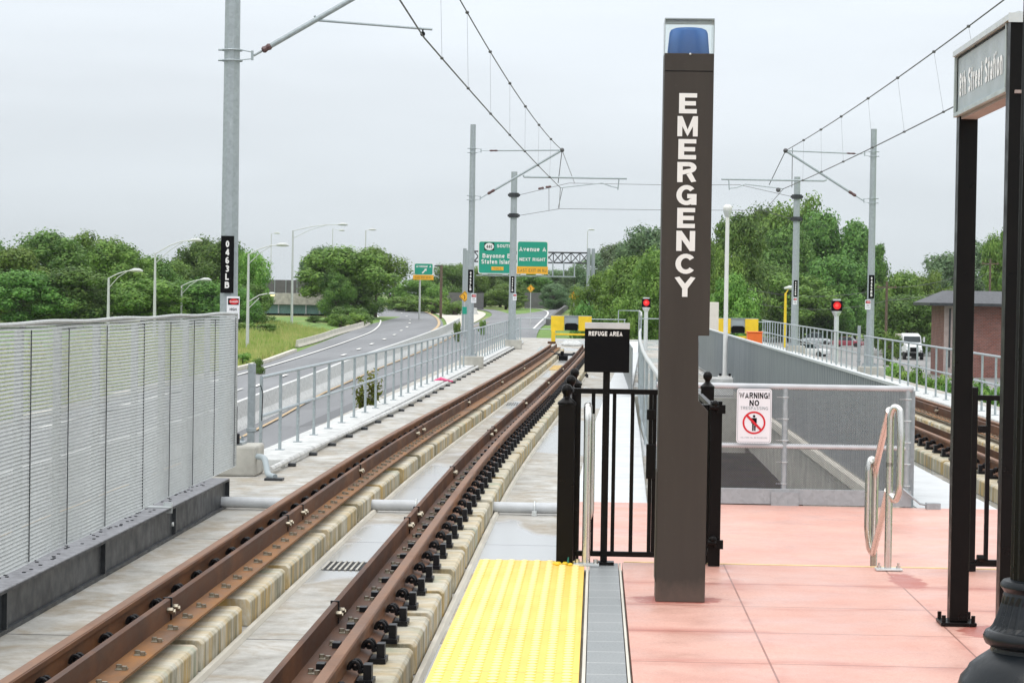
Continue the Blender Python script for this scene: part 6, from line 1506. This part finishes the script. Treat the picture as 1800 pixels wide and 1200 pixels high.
for (px, top, Y, w, k, lb) in (
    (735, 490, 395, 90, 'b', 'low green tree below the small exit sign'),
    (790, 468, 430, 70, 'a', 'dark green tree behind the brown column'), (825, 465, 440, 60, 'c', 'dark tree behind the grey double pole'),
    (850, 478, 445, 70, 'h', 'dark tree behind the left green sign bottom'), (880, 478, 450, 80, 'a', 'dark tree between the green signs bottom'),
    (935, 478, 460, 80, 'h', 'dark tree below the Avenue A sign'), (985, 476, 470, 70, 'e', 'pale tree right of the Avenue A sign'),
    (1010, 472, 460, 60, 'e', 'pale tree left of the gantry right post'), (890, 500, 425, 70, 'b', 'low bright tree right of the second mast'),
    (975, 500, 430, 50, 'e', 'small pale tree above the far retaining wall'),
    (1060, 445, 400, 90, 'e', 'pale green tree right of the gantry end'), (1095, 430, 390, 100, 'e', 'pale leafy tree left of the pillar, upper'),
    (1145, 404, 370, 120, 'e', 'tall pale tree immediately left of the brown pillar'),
    (1060, 482, 250, 90, 'd', 'bright green tree behind the refuge sign'), (1110, 452, 230, 110, 'b', 'bright green tree behind the left red signal'),
    (1160, 440, 215, 110, 'd', 'bright green tree cut by the left edge of the brown pillar'), (1034, 505, 285, 60, 'e', 'brushy tree right of the diamond sign'),
    (1225, 430, 210, 90, 'a', 'dark tree mostly hidden by the brown pillar'),
    (1292, 378, 262, 110, 'h', 'tall dark tree behind the white lamp pole'), (1340, 372, 270, 90, 'a', 'dark tree left of the farther right mast'),
    (1400, 350, 262, 130, 'd', 'tallest tree, behind the farther right mast'), (1450, 380, 255, 110, 'a', 'tall dark tree between the two right masts'),
    (1378, 400, 240, 110, 'h', 'dark tree in front of the tallest tree'), (1505, 397, 252, 80, 'g', 'tall narrow tree left of the nearer right mast'),
    (1530, 425, 250, 60, 'g', 'narrow tree behind the nearer right mast'), (1460, 450, 232, 120, 'h', 'dark undergrowth tree behind the right red signal'),
    (1330, 462, 228, 120, 'a', 'dark low tree right of the white lamp pole'), (1275, 440, 200, 70, 'd', 'bright tree right beside the brown pillar'),
    (1400, 480, 225, 130, 'c', 'shaded low tree behind the farther right mast'), (1290, 485, 190, 80, 'b', 'bright low tree above the right buffer stop'),
    (1580, 480, 300, 90, 'b', 'bright green tree above the white truck'), (1628, 478, 305, 80, 'd', 'green tree left of the brick building'),
    (1545, 500, 285, 80, 'a', 'dark tree right of the nearer right mast'), (1600, 520, 285, 120, 'h', 'dark low tree behind the white truck'),
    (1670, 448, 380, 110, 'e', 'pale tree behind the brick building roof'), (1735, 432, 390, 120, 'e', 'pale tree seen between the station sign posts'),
    (1765, 405, 330, 60, 'c', 'tree top at the right station sign post'), (1810, 430, 350, 120, 'a', 'dark tree beyond the right edge of the frame')):
    tree(lb, px, top, Y, w, k)
k = 0
for (px, top, Y, w, key, lb) in (
    (575, 560, 285, 60, 's', 'yellow green shrub at the left end of the bank shrubs'), (610, 543, 292, 70, 'u', 'dark shrub in the middle of the bank shrubs'), (632, 548, 296, 36, 'u', 'dark shrub at the road edge under the round tree'),
    (540, 572, 270, 50, 's', 'small bright shrub right of the tall street lamp'), (425, 620, 175, 40, 's', 'yellow green shrub at the foot of the double-arm street lamp'), (455, 632, 160, 30, 'u', 'dark small shrub at the road kerb'),
    (430, 540, 262, 60, 'u', 'dark shrub on the bank immediately right of the nearest mast'), (460, 556, 266, 46, 'u', 'dark shrub on the bank between the double-arm and the tall street lamps'), (505, 568, 274, 44, 'u', 'dark shrub below the overpass at the foot of the tall street lamp'), (480, 566, 275, 50, 'u', 'dark shrub below the overpass, left of its teal girder end'), (520, 570, 275, 50, 'u', 'dark shrub below the right half of the overpass'), (552, 556, 280, 44, 'u', 'dark shrub at the right end of the overpass'),
    (598, 552, 276, 54, 's', 'bright low shrub in front of the big round tree'), (633, 550, 286, 44, 's', 'bright low shrub at the road edge under the big round tree'), (452, 568, 232, 60, 's', 'broad yellow green weed clump on the bank left of the tall street lamp'), (405, 565, 225, 60, 's', 'yellow green weed clump behind the nearest mast'),
    (720, 520, 385, 90, 's', 'bright shrub under the small exit sign post'), (765, 522, 375, 80, 's', 'bright shrub below the brown column'), (800, 530, 365, 60, 's', 'grassy shrub left of the diamond sign with plaque'), (700, 530, 395, 60, 'u', 'dark shrub at the far bend'),
    (690, 505, 405, 70, 'u', 'dark shrub behind the bend barrier'), (848, 563, 260, 16, 's', 'weedy shrub on the gore left of the second mast'), (803, 566, 235, 16, 's', 'weedy shrub on the pale gore'),
    (1025, 540, 225, 60, 'u', 'brown green brush above the left buffer stop'), (1055, 548, 215, 50, 's', 'brush behind the refuge sign top'), (1095, 560, 160, 50, 's', 'bright bush behind the far gate frame'),
    (1570, 640, 140, 60, 's', 'green bush behind the right railing near the nearer mast'), (1600, 645, 135, 60, 's', 'green bush behind the right railing in front of the truck'), (1565, 585, 240, 36, 's', 'tall yellow green shrub left of the white truck'),
    (1640, 660, 130, 60, 's', 'green bush in front of the brick building corner'), (1700, 668, 125, 80, 's', 'green bush seen between station sign posts'), (1750, 675, 125, 60, 's', 'green bush at the right end of the railing')):
    tree(lb, px, top, Y, w, key, name='shrub', cat='shrub', grp='shrubs along the highway'); k += 1
# sapling beside the left railing
c = wp(665, 705, 45.2)
t = thing('sapling', 'yellow green sapling growing outside the left railing', 'sapling', (c.x-.25, 45.2, SLAB-.3))
rnd = random.Random(3); mb = MB(); st = MB()
for j in range(9):
    a = Vector((c.x-.25+rnd.uniform(-.06, .06), 45.2+rnd.uniform(-.1, .1), SLAB-.2)); b = a+Vector((rnd.uniform(-.30, .32), rnd.uniform(-.1, .1), rnd.uniform(.5, 1.0)))
    st.tube([a, a.lerp(b, .5)+Vector((.02, 0, .03)), b], [.012, .009, .004], 5)
    for q in range(85):
        p = a.lerp(b, rnd.uniform(.2, 1.05))+Vector((rnd.gauss(0, .035), rnd.gauss(0, .04), rnd.gauss(0, .03))); d1 = Vector((rnd.gauss(0, 1), rnd.gauss(0, 1), rnd.gauss(0, .7))).normalized(); d2 = d1.cross(Vector((rnd.random(), rnd.random(), rnd.random()))).normalized(); l_ = rnd.uniform(.03, .06)
        mb.quad(p-d1*l_, p+d2*l_*.4, p+d1*l_, p-d2*l_*.4)
mb.build('leaves', mat_leaf('yellow green sapling leaf', (.12, .16, .02), (.25, .30, .04), (.36, .38, .06)), t, fix=False); st.build('stems', m_bark, t)
# tall grass on the bank
rnd = random.Random(9); mb = MB(); AL_ = []
for p in smooth2(A_left):
    if not AL_ or p.y > AL_[-1][0]: AL_.append((p.y, p.x-.6))
for _ in range(30000):
    Y = rnd.uniform(60, 258); e0 = pw(AL_, Y)
    x = e0-.7-abs(rnd.gauss(0, 7)); z = G(x, Y); h = rnd.uniform(.3, .8); a = rnd.uniform(0, PI); w = .10
    dx_, dy_ = math.cos(a)*w, math.sin(a)*w; lx_ = rnd.gauss(0, .15)
    mb.quad((x-dx_, Y-dy_, z), (x+dx_, Y+dy_, z), (x+lx_, Y, z+h))
o = mb.build('tall_grass', mat_leaf('dry verge grass', (.24, .34, .07), (.50, .46, .19), (.28, .44, .08)), fix=False); tag(o, 'tall yellow green grass covering the highway bank', 'grass', kind='stuff')

# ------------------------------------------------------------ haze
mb = MB(); mb.box(-1600, 1600, -160, 2600, -7.0, 60)
hz = bpy.data.materials.new('pale haze'); hz.use_nodes = True; t_ = hz.node_tree; t_.nodes.clear()
pv = t_.nodes.new('ShaderNodeVolumePrincipled'); pv.inputs['Color'].default_value = (.96, .98, 1, 1); pv.inputs['Density'].default_value = .00007; pv.inputs['Anisotropy'].default_value = .2
ho = t_.nodes.new('ShaderNodeOutputMaterial'); t_.links.new(pv.outputs[0], ho.inputs['Volume'])
o = mb.build('haze', hz); tag(o, 'thin pale summer haze over the far trees', 'haze', kind='stuff')
